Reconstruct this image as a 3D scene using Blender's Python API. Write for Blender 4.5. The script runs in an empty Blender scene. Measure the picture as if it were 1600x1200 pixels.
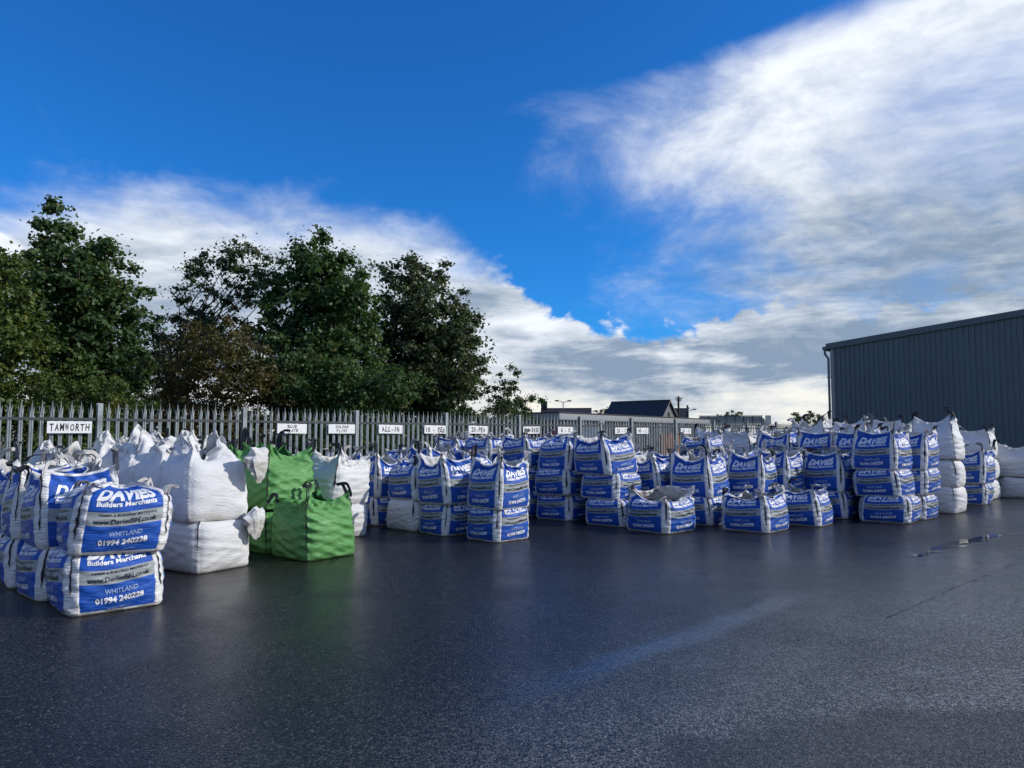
import bpy, bmesh, math, random
import numpy as np
from mathutils import Vector, Matrix

R = math.radians
scene = bpy.context.scene
col = scene.collection
random.seed(7)

# ------------------------------------------------------------------ camera
CAM_H = 1.8
cd = bpy.data.cameras.new('camera'); cam = bpy.data.objects.new('camera', cd); col.objects.link(cam)
cd.sensor_width = 36.0; cd.lens = 36.0 * 1150 / 1600
cd.clip_start = 0.1; cd.clip_end = 4000
cam.location = (0, 0, CAM_H); cam.rotation_euler = (R(90) + math.atan(79 / 1150), 0, 0)
scene.camera = cam

# ------------------------------------------------------------------ light
SUN_EL, SUN_AZ = 30.0, 92.0          # azimuth clockwise from +Y (view direction): the sun stands to the right
sd = bpy.data.lights.new('sun', 'SUN'); sun = bpy.data.objects.new('sun', sd); col.objects.link(sun)
sd.energy = 3.1; sd.angle = R(0.5); sd.color = (1.0, 0.95, 0.87)
sdir = Vector((math.sin(R(SUN_AZ)) * math.cos(R(SUN_EL)), math.cos(R(SUN_AZ)) * math.cos(R(SUN_EL)), math.sin(R(SUN_EL))))
sun.rotation_euler = sdir.to_track_quat('Z', 'Y').to_euler()
sun.location = sdir * 60

vs_ = scene.view_settings
vs_.view_transform = 'Standard'; vs_.look = 'None'; vs_.exposure = 0.25; vs_.gamma = 1.0; vs_.use_curve_mapping = False
scene.cycles.use_denoising = True
scene.cycles.max_bounces = 6


class NT:
    """small helper to write node trees"""
    def __init__(s, tree):
        s.t = tree; s.n = tree.nodes; s.l = tree.links

    def node(s, typ, **kw):
        n = s.n.new(typ)
        for k, v in kw.items(): setattr(n, k, v)
        return n

    def put(s, sock, v):
        if v is None: return
        if hasattr(v, 'is_linked') or isinstance(v, bpy.types.NodeSocket): s.l.new(v, sock)
        else: sock.default_value = v

    def m(s, op, a, b=None, c=None, clamp=False):
        n = s.node('ShaderNodeMath', operation=op, use_clamp=clamp)
        s.put(n.inputs[0], a); s.put(n.inputs[1], b)
        if c is not None: s.put(n.inputs[2], c)
        return n.outputs[0]

    def sstep(s, x, lo, hi, a=0.0, b=1.0):
        n = s.node('ShaderNodeMapRange', interpolation_type='SMOOTHSTEP')
        for i, v in enumerate((x, lo, hi, a, b)): s.put(n.inputs[i], v)
        return n.outputs[0]

    def lin(s, x, lo, hi, a=0.0, b=1.0):
        n = s.node('ShaderNodeMapRange')
        for i, v in enumerate((x, lo, hi, a, b)): s.put(n.inputs[i], v)
        return n.outputs[0]

    def mix(s, f, a, b, blend='MIX'):
        n = s.node('ShaderNodeMix', data_type='RGBA', blend_type=blend)
        s.put(n.inputs[0], f)
        for i, v in ((6, a), (7, b)):
            if isinstance(v, (tuple, list)) and len(v) == 3: v = (*v, 1)
            s.put(n.inputs[i], v)
        return n.outputs[2]

    def noise(s, vec, scale, detail=4, rough=0.5, dist=0.0, lac=2.0):
        n = s.node('ShaderNodeTexNoise')
        s.put(n.inputs['Vector'], vec); n.inputs['Scale'].default_value = scale; n.inputs['Detail'].default_value = detail
        n.inputs['Roughness'].default_value = rough; n.inputs['Distortion'].default_value = dist; n.inputs['Lacunarity'].default_value = lac
        return n.outputs[0]

    def comb(s, x, y, z=0.0):
        n = s.node('ShaderNodeCombineXYZ')
        for i, v in enumerate((x, y, z)): s.put(n.inputs[i], v)
        return n.outputs[0]

    def sep(s, v):
        n = s.node('ShaderNodeSeparateXYZ'); s.put(n.inputs[0], v); return n.outputs

    def curve(s, x, pts):
        n = s.node('ShaderNodeFloatCurve'); s.put(n.inputs['Value'], x)
        c = n.mapping.curves[0]
        n.mapping.use_clip = False
        for i, p in enumerate(pts):
            if i < 2: c.points[i].location = p
            else: c.points.new(*p)
        n.mapping.update()
        return n.outputs[0]

    def bump(s, h, strength=0.3, dist=0.01, normal=None):
        n = s.node('ShaderNodeBump'); s.put(n.inputs['Height'], h)
        n.inputs['Strength'].default_value = strength; n.inputs['Distance'].default_value = dist
        if normal is not None: s.put(n.inputs['Normal'], normal)
        return n.outputs[0]


# ------------------------------------------------------------------ world: clear autumn sky with high cloud coming in
world = bpy.data.worlds.new('World'); scene.world = world; world.use_nodes = True
W = NT(world.node_tree); W.n.clear()
sky = W.node('ShaderNodeTexSky', sky_type='NISHITA', sun_disc=False)
sky.sun_elevation = R(SUN_EL); sky.sun_rotation = R(SUN_AZ)
sky.air_density = 1.0; sky.dust_density = 0.3; sky.ozone_density = 3.0; sky.altitude = 0
tc = W.node('ShaderNodeTexCoord')
D = W.sep(tc.outputs['Generated'])
az = W.m('MULTIPLY', W.m('ARCTAN2', D[0], D[1]), 57.2958)
el = W.m('MULTIPLY', W.m('ARCSINE', D[2]), 57.2958)
pz = W.m('ADD', W.m('MAXIMUM', D[2], 0.0), 0.38)
pv = W.comb(W.m('DIVIDE', D[0], pz), W.m('DIVIDE', D[1], pz))          # flat cloud layer
av = W.comb(W.m('MULTIPLY', az, 0.1), W.m('MULTIPLY', el, 0.17))        # heaped low clouds
n_hi = W.noise(pv, 3.4, 9, 0.62, 0.4)
n_hi2 = W.noise(pv, 1.3, 5, 0.55, 0.5)
n_lo = W.noise(av, 1.1, 8, 0.58, 0.25)
n_lo2 = W.noise(W.comb(W.m('MULTIPLY', az, 0.07), W.m('MULTIPLY', el, 0.36)), 1.5, 8, 0.6, 0.3)
c5 = lambda s_: W.m('SUBTRACT', s_, 0.5)
# the large sheet moving in from the right: where its edge lies at each elevation
a_lim = W.m('MULTIPLY', W.curve(W.m('DIVIDE', el, 90.0),
        [(0, 0.04), (0.07, 0.085), (0.13, 0.10), (0.185, 0.085), (0.24, 0.04), (0.27, 0.055), (0.30, 0.16), (0.325, 0.30), (0.42, 0.52), (0.7, 0.8), (1, 0.9)]), 100.0)
edge = W.m('ADD', W.m('SUBTRACT', az, a_lim), W.m('ADD', W.m('MULTIPLY', c5(n_hi), 26.0), W.m('MULTIPLY', c5(n_hi2), 14.0)))
sheet = W.sstep(edge, -4.0, 15.0)
sheet = W.m('MULTIPLY', sheet, W.lin(n_hi, 0.28, 0.58, 0.58, 1.0))
sheet = W.m('MULTIPLY', sheet, W.m('MAXIMUM', W.sstep(az, 100.0, 55.0), W.sstep(n_hi2, 0.46, 0.62)))      # breaks up farther round, out of view: thinned for bluer, darker fill light
# the band of cloud low in the sky
e_lim = W.m('MULTIPLY', W.curve(W.m('DIVIDE', W.m('ADD', az, 180.0), 360.0),
        [(0, 0.12), (0.2, 0.18), (0.37, 0.12), (0.40, 0.145), (0.418, 0.165), (0.438, 0.168), (0.472, 0.156), (0.497, 0.138), (0.503, 0.115), (0.514, 0.09), (0.535, 0.09), (0.60, 0.10), (0.8, 0.14), (1, 0.12)]), 100.0)
n_b = W.noise(W.comb(W.m('MULTIPLY', az, 0.16), W.m('MULTIPLY', el, 0.20)), 1.9, 5, 0.5, 0.1)
bil = W.m('MULTIPLY', W.m('SUBTRACT', W.m('ABSOLUTE', c5(n_b)), 0.08), W.sstep(az, -4.0, 1.0, 1.0, 6.5))
low_e = W.m('ADD', W.m('ADD', W.m('SUBTRACT', e_lim, el), bil), W.m('ADD', W.m('MULTIPLY', c5(n_lo), 7.0), W.m('MULTIPLY', c5(n_hi), 5.0)))
soft = W.sstep(az, -5.0, 1.0, 3.4, 0.7)                                # wispy on the left, heaped edges in the middle
low = W.sstep(low_e, W.m('MULTIPLY', soft, -0.6), soft)
# small heap at the far left
hx = W.m('DIVIDE', W.m('ADD', az, 37.5), 4.2); hy = W.m('DIVIDE', W.m('SUBTRACT', el, 10.5), 3.4)
heap = W.m('ADD', W.m('SUBTRACT', 1.0, W.m('SQRT', W.m('ADD', W.m('MULTIPLY', hx, hx), W.m('MULTIPLY', hy, hy)))), W.m('MULTIPLY', c5(n_lo), 0.9))
heap = W.sstep(heap, 0.0, 0.12)
# faint high wisps
wisp = W.m('MULTIPLY', W.sstep(W.noise(W.comb(W.m('DIVIDE', D[0], pz), W.m('MULTIPLY', W.m('DIVIDE', D[1], pz), 0.45)), 1.7, 6, 0.65, 0.8), 0.60, 0.85), 0.22)
cover = W.m('MAXIMUM', W.m('MAXIMUM', sheet, low), W.m('MAXIMUM', heap, wisp), clamp=True)
# cloud brightness: thin lit edges and tops, grey undersides and thick parts
lit = W.m('ADD', W.m('MULTIPLY', c5(n_lo2), W.sstep(el, 20.0, 8.0, 0.6, 3.0)), W.m('MULTIPLY', c5(n_hi), 1.5))
gx = W.m('DIVIDE', W.m('SUBTRACT', az, 32.0), 19.0); gy = W.m('DIVIDE', W.m('SUBTRACT', el, 11.5), 6.0)
thick = W.m('EXPONENT', W.m('MULTIPLY', W.m('ADD', W.m('MULTIPLY', gx, gx), W.m('MULTIPLY', gy, gy)), -1.0))
thick = W.m('MULTIPLY', thick, W.lin(n_hi2, 0.3, 0.7, 1.25, 0.75))
lit = W.m('SUBTRACT', W.m('ADD', lit, 0.66), W.m('MULTIPLY', thick, 1.0))
lit = W.m('SUBTRACT', lit, W.m('MULTIPLY', W.sstep(low_e, 1.0, 5.0), W.sstep(az, -12.0, 6.0, 0.18, 0.30)))
ge = W.m('DIVIDE', W.m('SUBTRACT', W.m('ADD', el, W.m('MULTIPLY', c5(n_lo), 5.0)), 5.4), 1.7)
layer = W.m('MULTIPLY', W.m('EXPONENT', W.m('MULTIPLY', W.m('MULTIPLY', ge, ge), -1.0)), W.sstep(az, -2.0, 4.0))
lit = W.m('SUBTRACT', lit, W.m('MULTIPLY', W.m('MULTIPLY', layer, W.lin(n_lo2, 0.35, 0.65, 1.4, 0.3)), 1.0))
lit = W.m('SUBTRACT', lit, W.m('MULTIPLY', W.sstep(el, 13.5, 9.0), W.sstep(az, -2.0, -14.0, 0.0, 0.45)))
gh = W.m('DIVIDE', W.m('SUBTRACT', el, 8.6), 1.6)
lit = W.m('ADD', lit, W.m('MULTIPLY', W.m('EXPONENT', W.m('MULTIPLY', W.m('MULTIPLY', gh, gh), -1.0)), W.m('MULTIPLY', W.m('MULTIPLY', W.sstep(az, -5.0, 1.0), W.sstep(az, 17.0, 12.0)), 0.35)))
lit = W.m('ADD', lit, W.m('MULTIPLY', W.sstep(el, 13.0, 24.0), 0.22))
lit = W.m('ADD', lit, W.m('MULTIPLY', W.sstep(el, 5.0, 1.0), 0.22))
lit = W.m('ADD', lit, W.m('MULTIPLY', heap, 0.5))
lit = W.sstep(lit, -0.55, 1.32)
n_f = W.noise(W.comb(W.m('MULTIPLY', az, 0.12), W.m('MULTIPLY', el, 0.30)), 2.4, 9, 0.62, 0.5)
lit = W.m('ADD', lit, W.m('MULTIPLY', c5(n_f), 0.8), clamp=True)
ccol = W.mix(lit, (2.35, 3.2, 4.4), (8.7, 9.1, 9.7))
skyc = W.mix(1.0, sky.outputs[0], (0.14, 0.74, 1.45), 'MULTIPLY')
ccol = W.mix(W.m('MULTIPLY', W.sstep(el, 7.0, 1.5), lit), ccol, (9.0, 8.7, 7.7))         # low cloud near the horizon is warmer
final = W.mix(cover, skyc, ccol)
bg = W.node('ShaderNodeBackground'); W.l.new(final, bg.inputs['Color']); bg.inputs['Strength'].default_value = 0.093
wo = W.node('ShaderNodeOutputWorld'); W.l.new(bg.outputs[0], wo.inputs['Surface'])


# ------------------------------------------------------------------ object helpers
def tag(o, label=None, cat=None, group=None, kind=None):
    if label: o['label'] = label
    if cat: o['category'] = cat
    if group: o['group'] = group
    if kind: o['kind'] = kind
    return o

def link(name, me, parent=None, mat=None):
    o = bpy.data.objects.new(name, me); col.objects.link(o)
    if parent is not None: o.parent = parent
    if mat is not None and me is not None:
        me.materials.clear(); me.materials.append(mat)
    return o

def empty(name, loc=(0, 0, 0), rz=0.0):
    o = bpy.data.objects.new(name, None); col.objects.link(o)
    o.location = loc; o.rotation_euler = (0, 0, rz); o.empty_display_size = 0.1
    return o

def mesh_np(name, V, F, mats=(), mi=None, smooth=False, uv=None):
    """V (n,3); F list of index tuples or an (m,k) array"""
    me = bpy.data.meshes.new(name)
    if isinstance(F, np.ndarray):
        m, k = F.shape
        me.vertices.add(len(V)); me.vertices.foreach_set('co', np.asarray(V, dtype=np.float32).ravel())
        me.loops.add(m * k); me.loops.foreach_set('vertex_index', F.astype(np.int32).ravel())
        me.polygons.add(m); me.polygons.foreach_set('loop_start', np.arange(0, m * k, k, dtype=np.int32))
        me.polygons.foreach_set('loop_total', np.full(m, k, dtype=np.int32))
        me.update(calc_edges=True)
    else:
        me.from_pydata([tuple(v) for v in V], [], F)
    for x in mats: me.materials.append(x)
    if mi is not None: me.polygons.foreach_set('material_index', np.asarray(mi, dtype=np.int32))
    if uv is not None:
        l = me.uv_layers.new(name='UVMap'); l.data.foreach_set('uv', np.asarray(uv, dtype=np.float32).ravel())
    if smooth: me.polygons.foreach_set('use_smooth', np.ones(len(me.polygons), dtype=bool))
    me.validate(); me.update()
    return me

class MB:
    """collects boxes, bars and prisms into one mesh"""
    def __init__(s): s.V = []; s.F = []
    def add(s, V, F):
        b = len(s.V); s.V += [tuple(v) for v in V]; s.F += [tuple(i + b for i in f) for f in F]; return s
    def box(s, c, d, rz=0.0, ch=0.0):
        """centre, size; ch = chamfer of the vertical and top edges"""
        x, y, z = [q / 2 for q in d]
        if ch > 0:
            pts = [(-x + ch, -y), (x - ch, -y), (x, -y + ch), (x, y - ch), (x - ch, y), (-x + ch, y), (-x, y - ch), (-x, -y + ch)]
        else: pts = [(-x, -y), (x, -y), (x, y), (-x, y)]
        return s.prism(pts, -z, z, c, rz)
    def prism(s, pts, z0, z1, c=(0, 0, 0), rz=0.0):
        ca, sa = math.cos(rz), math.sin(rz); n = len(pts)
        V = [(c[0] + px * ca - py * sa, c[1] + px * sa + py * ca, c[2] + z) for z in (z0, z1) for px, py in pts]
        F = [tuple(range(n - 1, -1, -1)), tuple(range(n, 2 * n))] + [(i, (i + 1) % n, n + (i + 1) % n, n + i) for i in range(n)]
        return s.add(V, F)
    def tube(s, pts, rad, n=8, cap=True):
        P = [Vector(p) for p in pts]; rad = rad if isinstance(rad, (list, tuple)) else [rad] * len(P)
        V, F = [], []; up = None
        for i, p in enumerate(P):
            t = (P[min(i + 1, len(P) - 1)] - P[max(i - 1, 0)]).normalized()
            if up is None: up = t.orthogonal().normalized()
            up = (up - t * up.dot(t)).normalized(); sd_ = t.cross(up)
            for j in range(n):
                a = 2 * math.pi * j / n; V.append(p + (up * math.cos(a) + sd_ * math.sin(a)) * rad[i])
        for i in range(len(P) - 1):
            for j in range(n): F.append((i * n + j, i * n + (j + 1) % n, (i + 1) * n + (j + 1) % n, (i + 1) * n + j))
        if cap: F += [tuple(range(n - 1, -1, -1)), tuple(range((len(P) - 1) * n, len(P) * n))]
        return s.add(V, F)
    def mesh(s, name, mat=None, smooth=False):
        me = mesh_np(name, s.V, s.F, [mat] if mat else [], smooth=smooth)
        return me
    def build(s, name, mat, parent=None, smooth=False):
        return link(name, s.mesh(name, mat, smooth), parent)


# ------------------------------------------------------------------ materials
def mat(name):
    m = bpy.data.materials.new(name); m.use_nodes = True
    t = NT(m.node_tree); b = t.n['Principled BSDF']
    return m, t, b

def plain(name, rgb, rough=0.6, metal=0.0, var=0.12, scale=6.0, bump=0.0, bscale=40.0, spec=0.5):
    m, t, b = mat(name)
    geo = t.node('ShaderNodeNewGeometry')
    n = t.noise(geo.outputs['Position'], scale, 5, 0.6)
    k = t.lin(n, 0.3, 0.7, 1 - var, 1 + var)
    c = t.mix(1.0, rgb, t.comb(k, k, k), 'MULTIPLY')
    t.put(b.inputs['Base Color'], c); b.inputs['Roughness'].default_value = rough
    b.inputs['Metallic'].default_value = metal; b.inputs['Specular IOR Level'].default_value = spec
    if bump: t.put(b.inputs['Normal'], t.bump(t.noise(geo.outputs['Position'], bscale, 3), bump, 0.01))
    return m

BLUE = (0.007, 0.068, 0.37); PGREY = (0.33, 0.36, 0.36); WHITE = (0.74, 0.74, 0.735)

def wave_py(u): return 0.026 * np.cos(2 * np.pi * (u - 0.93) / 1.15)

def fabric(name, base, printed=False, rough=0.5, crease=0.55, trans=0.0):
    m, t, b = mat(name)
    uvn = t.node('ShaderNodeUVMap'); uvn.uv_map = 'UVMap'
    u, v, _ = t.sep(uvn.outputs[0])
    oi = t.node('ShaderNodeObjectInfo')
    off = t.m('MULTIPLY', oi.outputs['Random'], 37.0)
    fu = t.m('ADD', u, off)
    if printed:
        fr = t.m('FRACT', u)
        pm = t.m('MULTIPLY', t.m('MULTIPLY', t.sstep(fr, 0.112, 0.118), t.sstep(fr, 0.888, 0.882)),
                 t.m('MULTIPLY', t.sstep(v, 0.05, 0.056), t.sstep(v, 0.972, 0.966)))
        wv = t.m('MULTIPLY', t.m('COSINE', t.m('MULTIPLY', t.m('SUBTRACT', fr, 0.93), 2 * math.pi / 1.15)), 0.026)
        bd = t.m('ABSOLUTE', t.m('SUBTRACT', v, t.m('ADD', 0.452, wv)))
        bm = t.sstep(bd, 0.084, 0.080)
        inkn = t.noise(t.comb(t.m('MULTIPLY', fu, 3.0), t.m('MULTIPLY', v, 50.0)), 1.0, 3)
        blue = t.mix(t.lin(inkn, 0.3, 0.7), BLUE, (0.016, 0.100, 0.47))
        c = t.mix(pm, WHITE, t.mix(bm, blue, PGREY))
        border = t.m('SUBTRACT', 1.0, t.m('MULTIPLY', t.sstep(fr, 0.09, 0.125), t.sstep(fr, 0.91, 0.875)))
    else:
        c = base
        fr = t.m('FRACT', u)
        border = t.m('SUBTRACT', 1.0, t.m('MULTIPLY', t.sstep(fr, 0.0, 0.07), t.sstep(fr, 1.0, 0.93)))
    geo = t.node('ShaderNodeNewGeometry')
    d1 = t.noise(t.comb(t.m('MULTIPLY', fu, 2.2), t.m('MULTIPLY', v, 3.0)), 2.0, 6, 0.65)
    dirt = t.m('MULTIPLY', t.sstep(d1, 0.42, 0.85), 0.35)
    dirt = t.m('ADD', dirt, t.m('MULTIPLY', t.m('MULTIPLY', t.sstep(v, 0.14, 0.0), t.sstep(d1, 0.3, 0.6)), 0.9))
    dn = t.node('ShaderNodeMix', data_type='RGBA'); t.put(dn.inputs[0], dirt); t.put(dn.inputs[6], c if not isinstance(c, tuple) else (*c, 1))
    dm = t.mix(1.0, c, (0.66, 0.62, 0.56), 'MULTIPLY'); t.put(dn.inputs[7], dm)
    t.put(b.inputs['Base Color'], dn.outputs[2])
    b.inputs['Roughness'].default_value = rough; b.inputs['Specular IOR Level'].default_value = 0.3
    # creases run across the panel; gathers along the sewn edges; a fine weave
    cr = t.noise(t.comb(t.m('MULTIPLY', fu, 3.2), t.m('MULTIPLY', v, 21.0)), 1.0, 5, 0.62, 0.6)
    cr = t.m('ABSOLUTE', t.m('SUBTRACT', cr, 0.5))
    cr2 = t.noise(t.comb(t.m('MULTIPLY', fu, 9.0), t.m('MULTIPLY', v, 70.0)), 1.0, 3, 0.6, 0.3)
    ga = t.noise(t.comb(t.m('MULTIPLY', fu, 4.0), t.m('MULTIPLY', v, 44.0)), 1.0, 2)
    h = t.m('ADD', t.m('MULTIPLY', cr, -1.2), t.m('MULTIPLY', cr2, 0.28))
    h = t.m('ADD', h, t.m('MULTIPLY', t.m('MULTIPLY', ga, border), 1.1))
    t.put(b.inputs['Normal'], t.bump(h, crease, 0.022))
    if trans:
        o = t.n['Material Output']; tr = t.node('ShaderNodeBsdfTranslucent'); t.put(tr.inputs[0], dn.outputs[2])
        mx = t.node('ShaderNodeMixShader'); mx.inputs[0].default_value = trans
        t.l.new(b.outputs[0], mx.inputs[1]); t.l.new(tr.outputs[0], mx.inputs[2]); t.l.new(mx.outputs[0], o.inputs[0])
    return m

M = {}
M['print'] = fabric('printed_woven_fabric', None, True, 0.40, 0.95)
M['white'] = fabric('white_woven_fabric', (0.74, 0.74, 0.73), False, 0.55, 0.75, 0.10)
M['liner'] = fabric('unprinted_fabric_inside', (0.68, 0.68, 0.675), False, 0.6, 0.6, 0.10)
M['green'] = fabric('green_woven_fabric', (0.115, 0.32, 0.095), False, 0.30, 1.0, 0.05)
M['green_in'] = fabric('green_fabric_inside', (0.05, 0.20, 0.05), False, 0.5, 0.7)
M['strap'] = plain('charcoal_webbing', (0.022, 0.024, 0.03), 0.8, var=0.3, scale=60)
M['loop'] = plain('grey_webbing', (0.16, 0.16, 0.17), 0.8, var=0.3, scale=40)
M['loop_pale'] = plain('pale_webbing', (0.48, 0.46, 0.44), 0.8, var=0.25, scale=30)
M['ink_white'] = plain('white_print_ink', (0.78, 0.78, 0.78), 0.45, var=0.06)
M['ink_dark'] = plain('dark_print_ink', (0.022, 0.03, 0.05), 0.5, var=0.1)
M['ink_pale'] = plain('pale_blue_print_ink', (0.27, 0.38, 0.62), 0.5, var=0.1)
M['gravel'] = plain('gravel_fill', (0.33, 0.28, 0.22), 0.9, var=0.4, scale=60, bump=1.0, bscale=90)
M['sand'] = plain('sand_fill', (0.50, 0.35, 0.22), 0.95, var=0.15, scale=20, bump=0.5, bscale=120)
M['galv'] = plain('galvanised_steel', (0.27, 0.30, 0.31), 0.5, 0.3, 0.3, 4.0)
M['galv_dark'] = plain('shadow_toned_steel', (0.05, 0.058, 0.065), 0.6, 0.2, 0.25, 6.0)  # shade on the rails is put into this colour; sign hangers share it
M['board'] = plain('white_sign_board', (0.80, 0.80, 0.78), 0.5, var=0.05)
M['paint'] = plain('black_sign_paint', (0.012, 0.012, 0.014), 0.5, var=0.2)
M['clad'] = plain('anthracite_cladding', (0.075, 0.130, 0.155), 0.42, 0.0, 0.08, 0.6)
M['clad_trim'] = plain('anthracite_trim', (0.060, 0.102, 0.124), 0.4, 0.0, 0.06, 1.0)
M['slate'] = plain('roof_slate', (0.030, 0.032, 0.040), 0.6, var=0.2, scale=2)
M['render_grey'] = plain('grey_rendered_wall', (0.16, 0.165, 0.17), 0.85, var=0.1, scale=1)
M['shed_grey'] = plain('pale_grey_fascia', (0.30, 0.31, 0.32), 0.6, var=0.08)
M['dark_wall'] = plain('dark_shed_wall', (0.02, 0.022, 0.026), 0.8, var=0.2)
M['pole_wood'] = plain('creosoted_pole', (0.035, 0.03, 0.028), 0.9, var=0.2)
M['lamp_grey'] = plain('lamp_column_grey', (0.10, 0.11, 0.12), 0.5, 0.3)
M['bridge'] = plain('footbridge_panel', (0.22, 0.25, 0.25), 0.6, var=0.1)
M['cream'] = plain('cream_paint', (0.62, 0.60, 0.53), 0.6, var=0.1)
M['white_paint'] = plain('white_paint', (0.75, 0.75, 0.74), 0.4, var=0.05)
M['red_paint'] = plain('red_paint', (0.50, 0.02, 0.03), 0.4, var=0.1)
M['orange'] = plain('orange_boards', (0.50, 0.17, 0.04), 0.7, var=0.35, scale=3)
M['tyre'] = plain('tyre_rubber', (0.02, 0.02, 0.02), 0.9)
M['bark'] = plain('bark', (0.055, 0.045, 0.035), 0.95, var=0.4, scale=9, bump=0.6, bscale=18)
M['kerb'] = plain('concrete_kerb', (0.30, 0.30, 0.27), 0.9, var=0.25, scale=3, bump=0.3)
M['pallet_bag'] = plain('straw_coloured_fabric', (0.52, 0.54, 0.30), 0.7, var=0.15)

def leaf_mat(name, dark, light, tint):
    m, t, b = mat(name)
    geo = t.node('ShaderNodeNewGeometry')
    r = geo.outputs['Random Per Island']
    n = t.noise(geo.outputs['Position'], 0.9, 4, 0.6)
    c = t.mix(t.m('MULTIPLY', t.m('ADD', r, t.lin(n, 0.3, 0.7)), 0.5), dark, light)
    c = t.mix(t.sstep(t.m('ADD', t.m('MULTIPLY', r, 0.35), n), 0.78, 0.95), c, tint)
    b.inputs['Roughness'].default_value = 0.5; b.inputs['Specular IOR Level'].default_value = 0.35
    t.put(b.inputs['Base Color'], c)
    tr = t.node('ShaderNodeBsdfTranslucent'); t.put(tr.inputs[0], t.mix(1.0, c, (1.2, 1.3, 0.6), 'MULTIPLY'))
    mx = t.node('ShaderNodeMixShader'); mx.inputs[0].default_value = 0.34
    t.l.new(b.outputs[0], mx.inputs[1]); t.l.new(tr.outputs[0], mx.inputs[2]); t.l.new(mx.outputs[0], t.n['Material Output'].inputs[0])
    return m
M['leaf'] = leaf_mat('sycamore_leaf', (0.030, 0.064, 0.025), (0.095, 0.165, 0.050), (0.14, 0.14, 0.045))
M['leaf_lime'] = leaf_mat('yellowing_leaf', (0.045, 0.080, 0.022), (0.14, 0.19, 0.045), (0.20, 0.18, 0.05))
M['leaf_grey'] = leaf_mat('grey_green_leaf', (0.038, 0.060, 0.030), (0.105, 0.140, 0.066), (0.13, 0.105, 0.055))
M['leaf_brown'] = leaf_mat('browning_leaf', (0.060, 0.062, 0.022), (0.14, 0.12, 0.038), (0.17, 0.10, 0.035))

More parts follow.
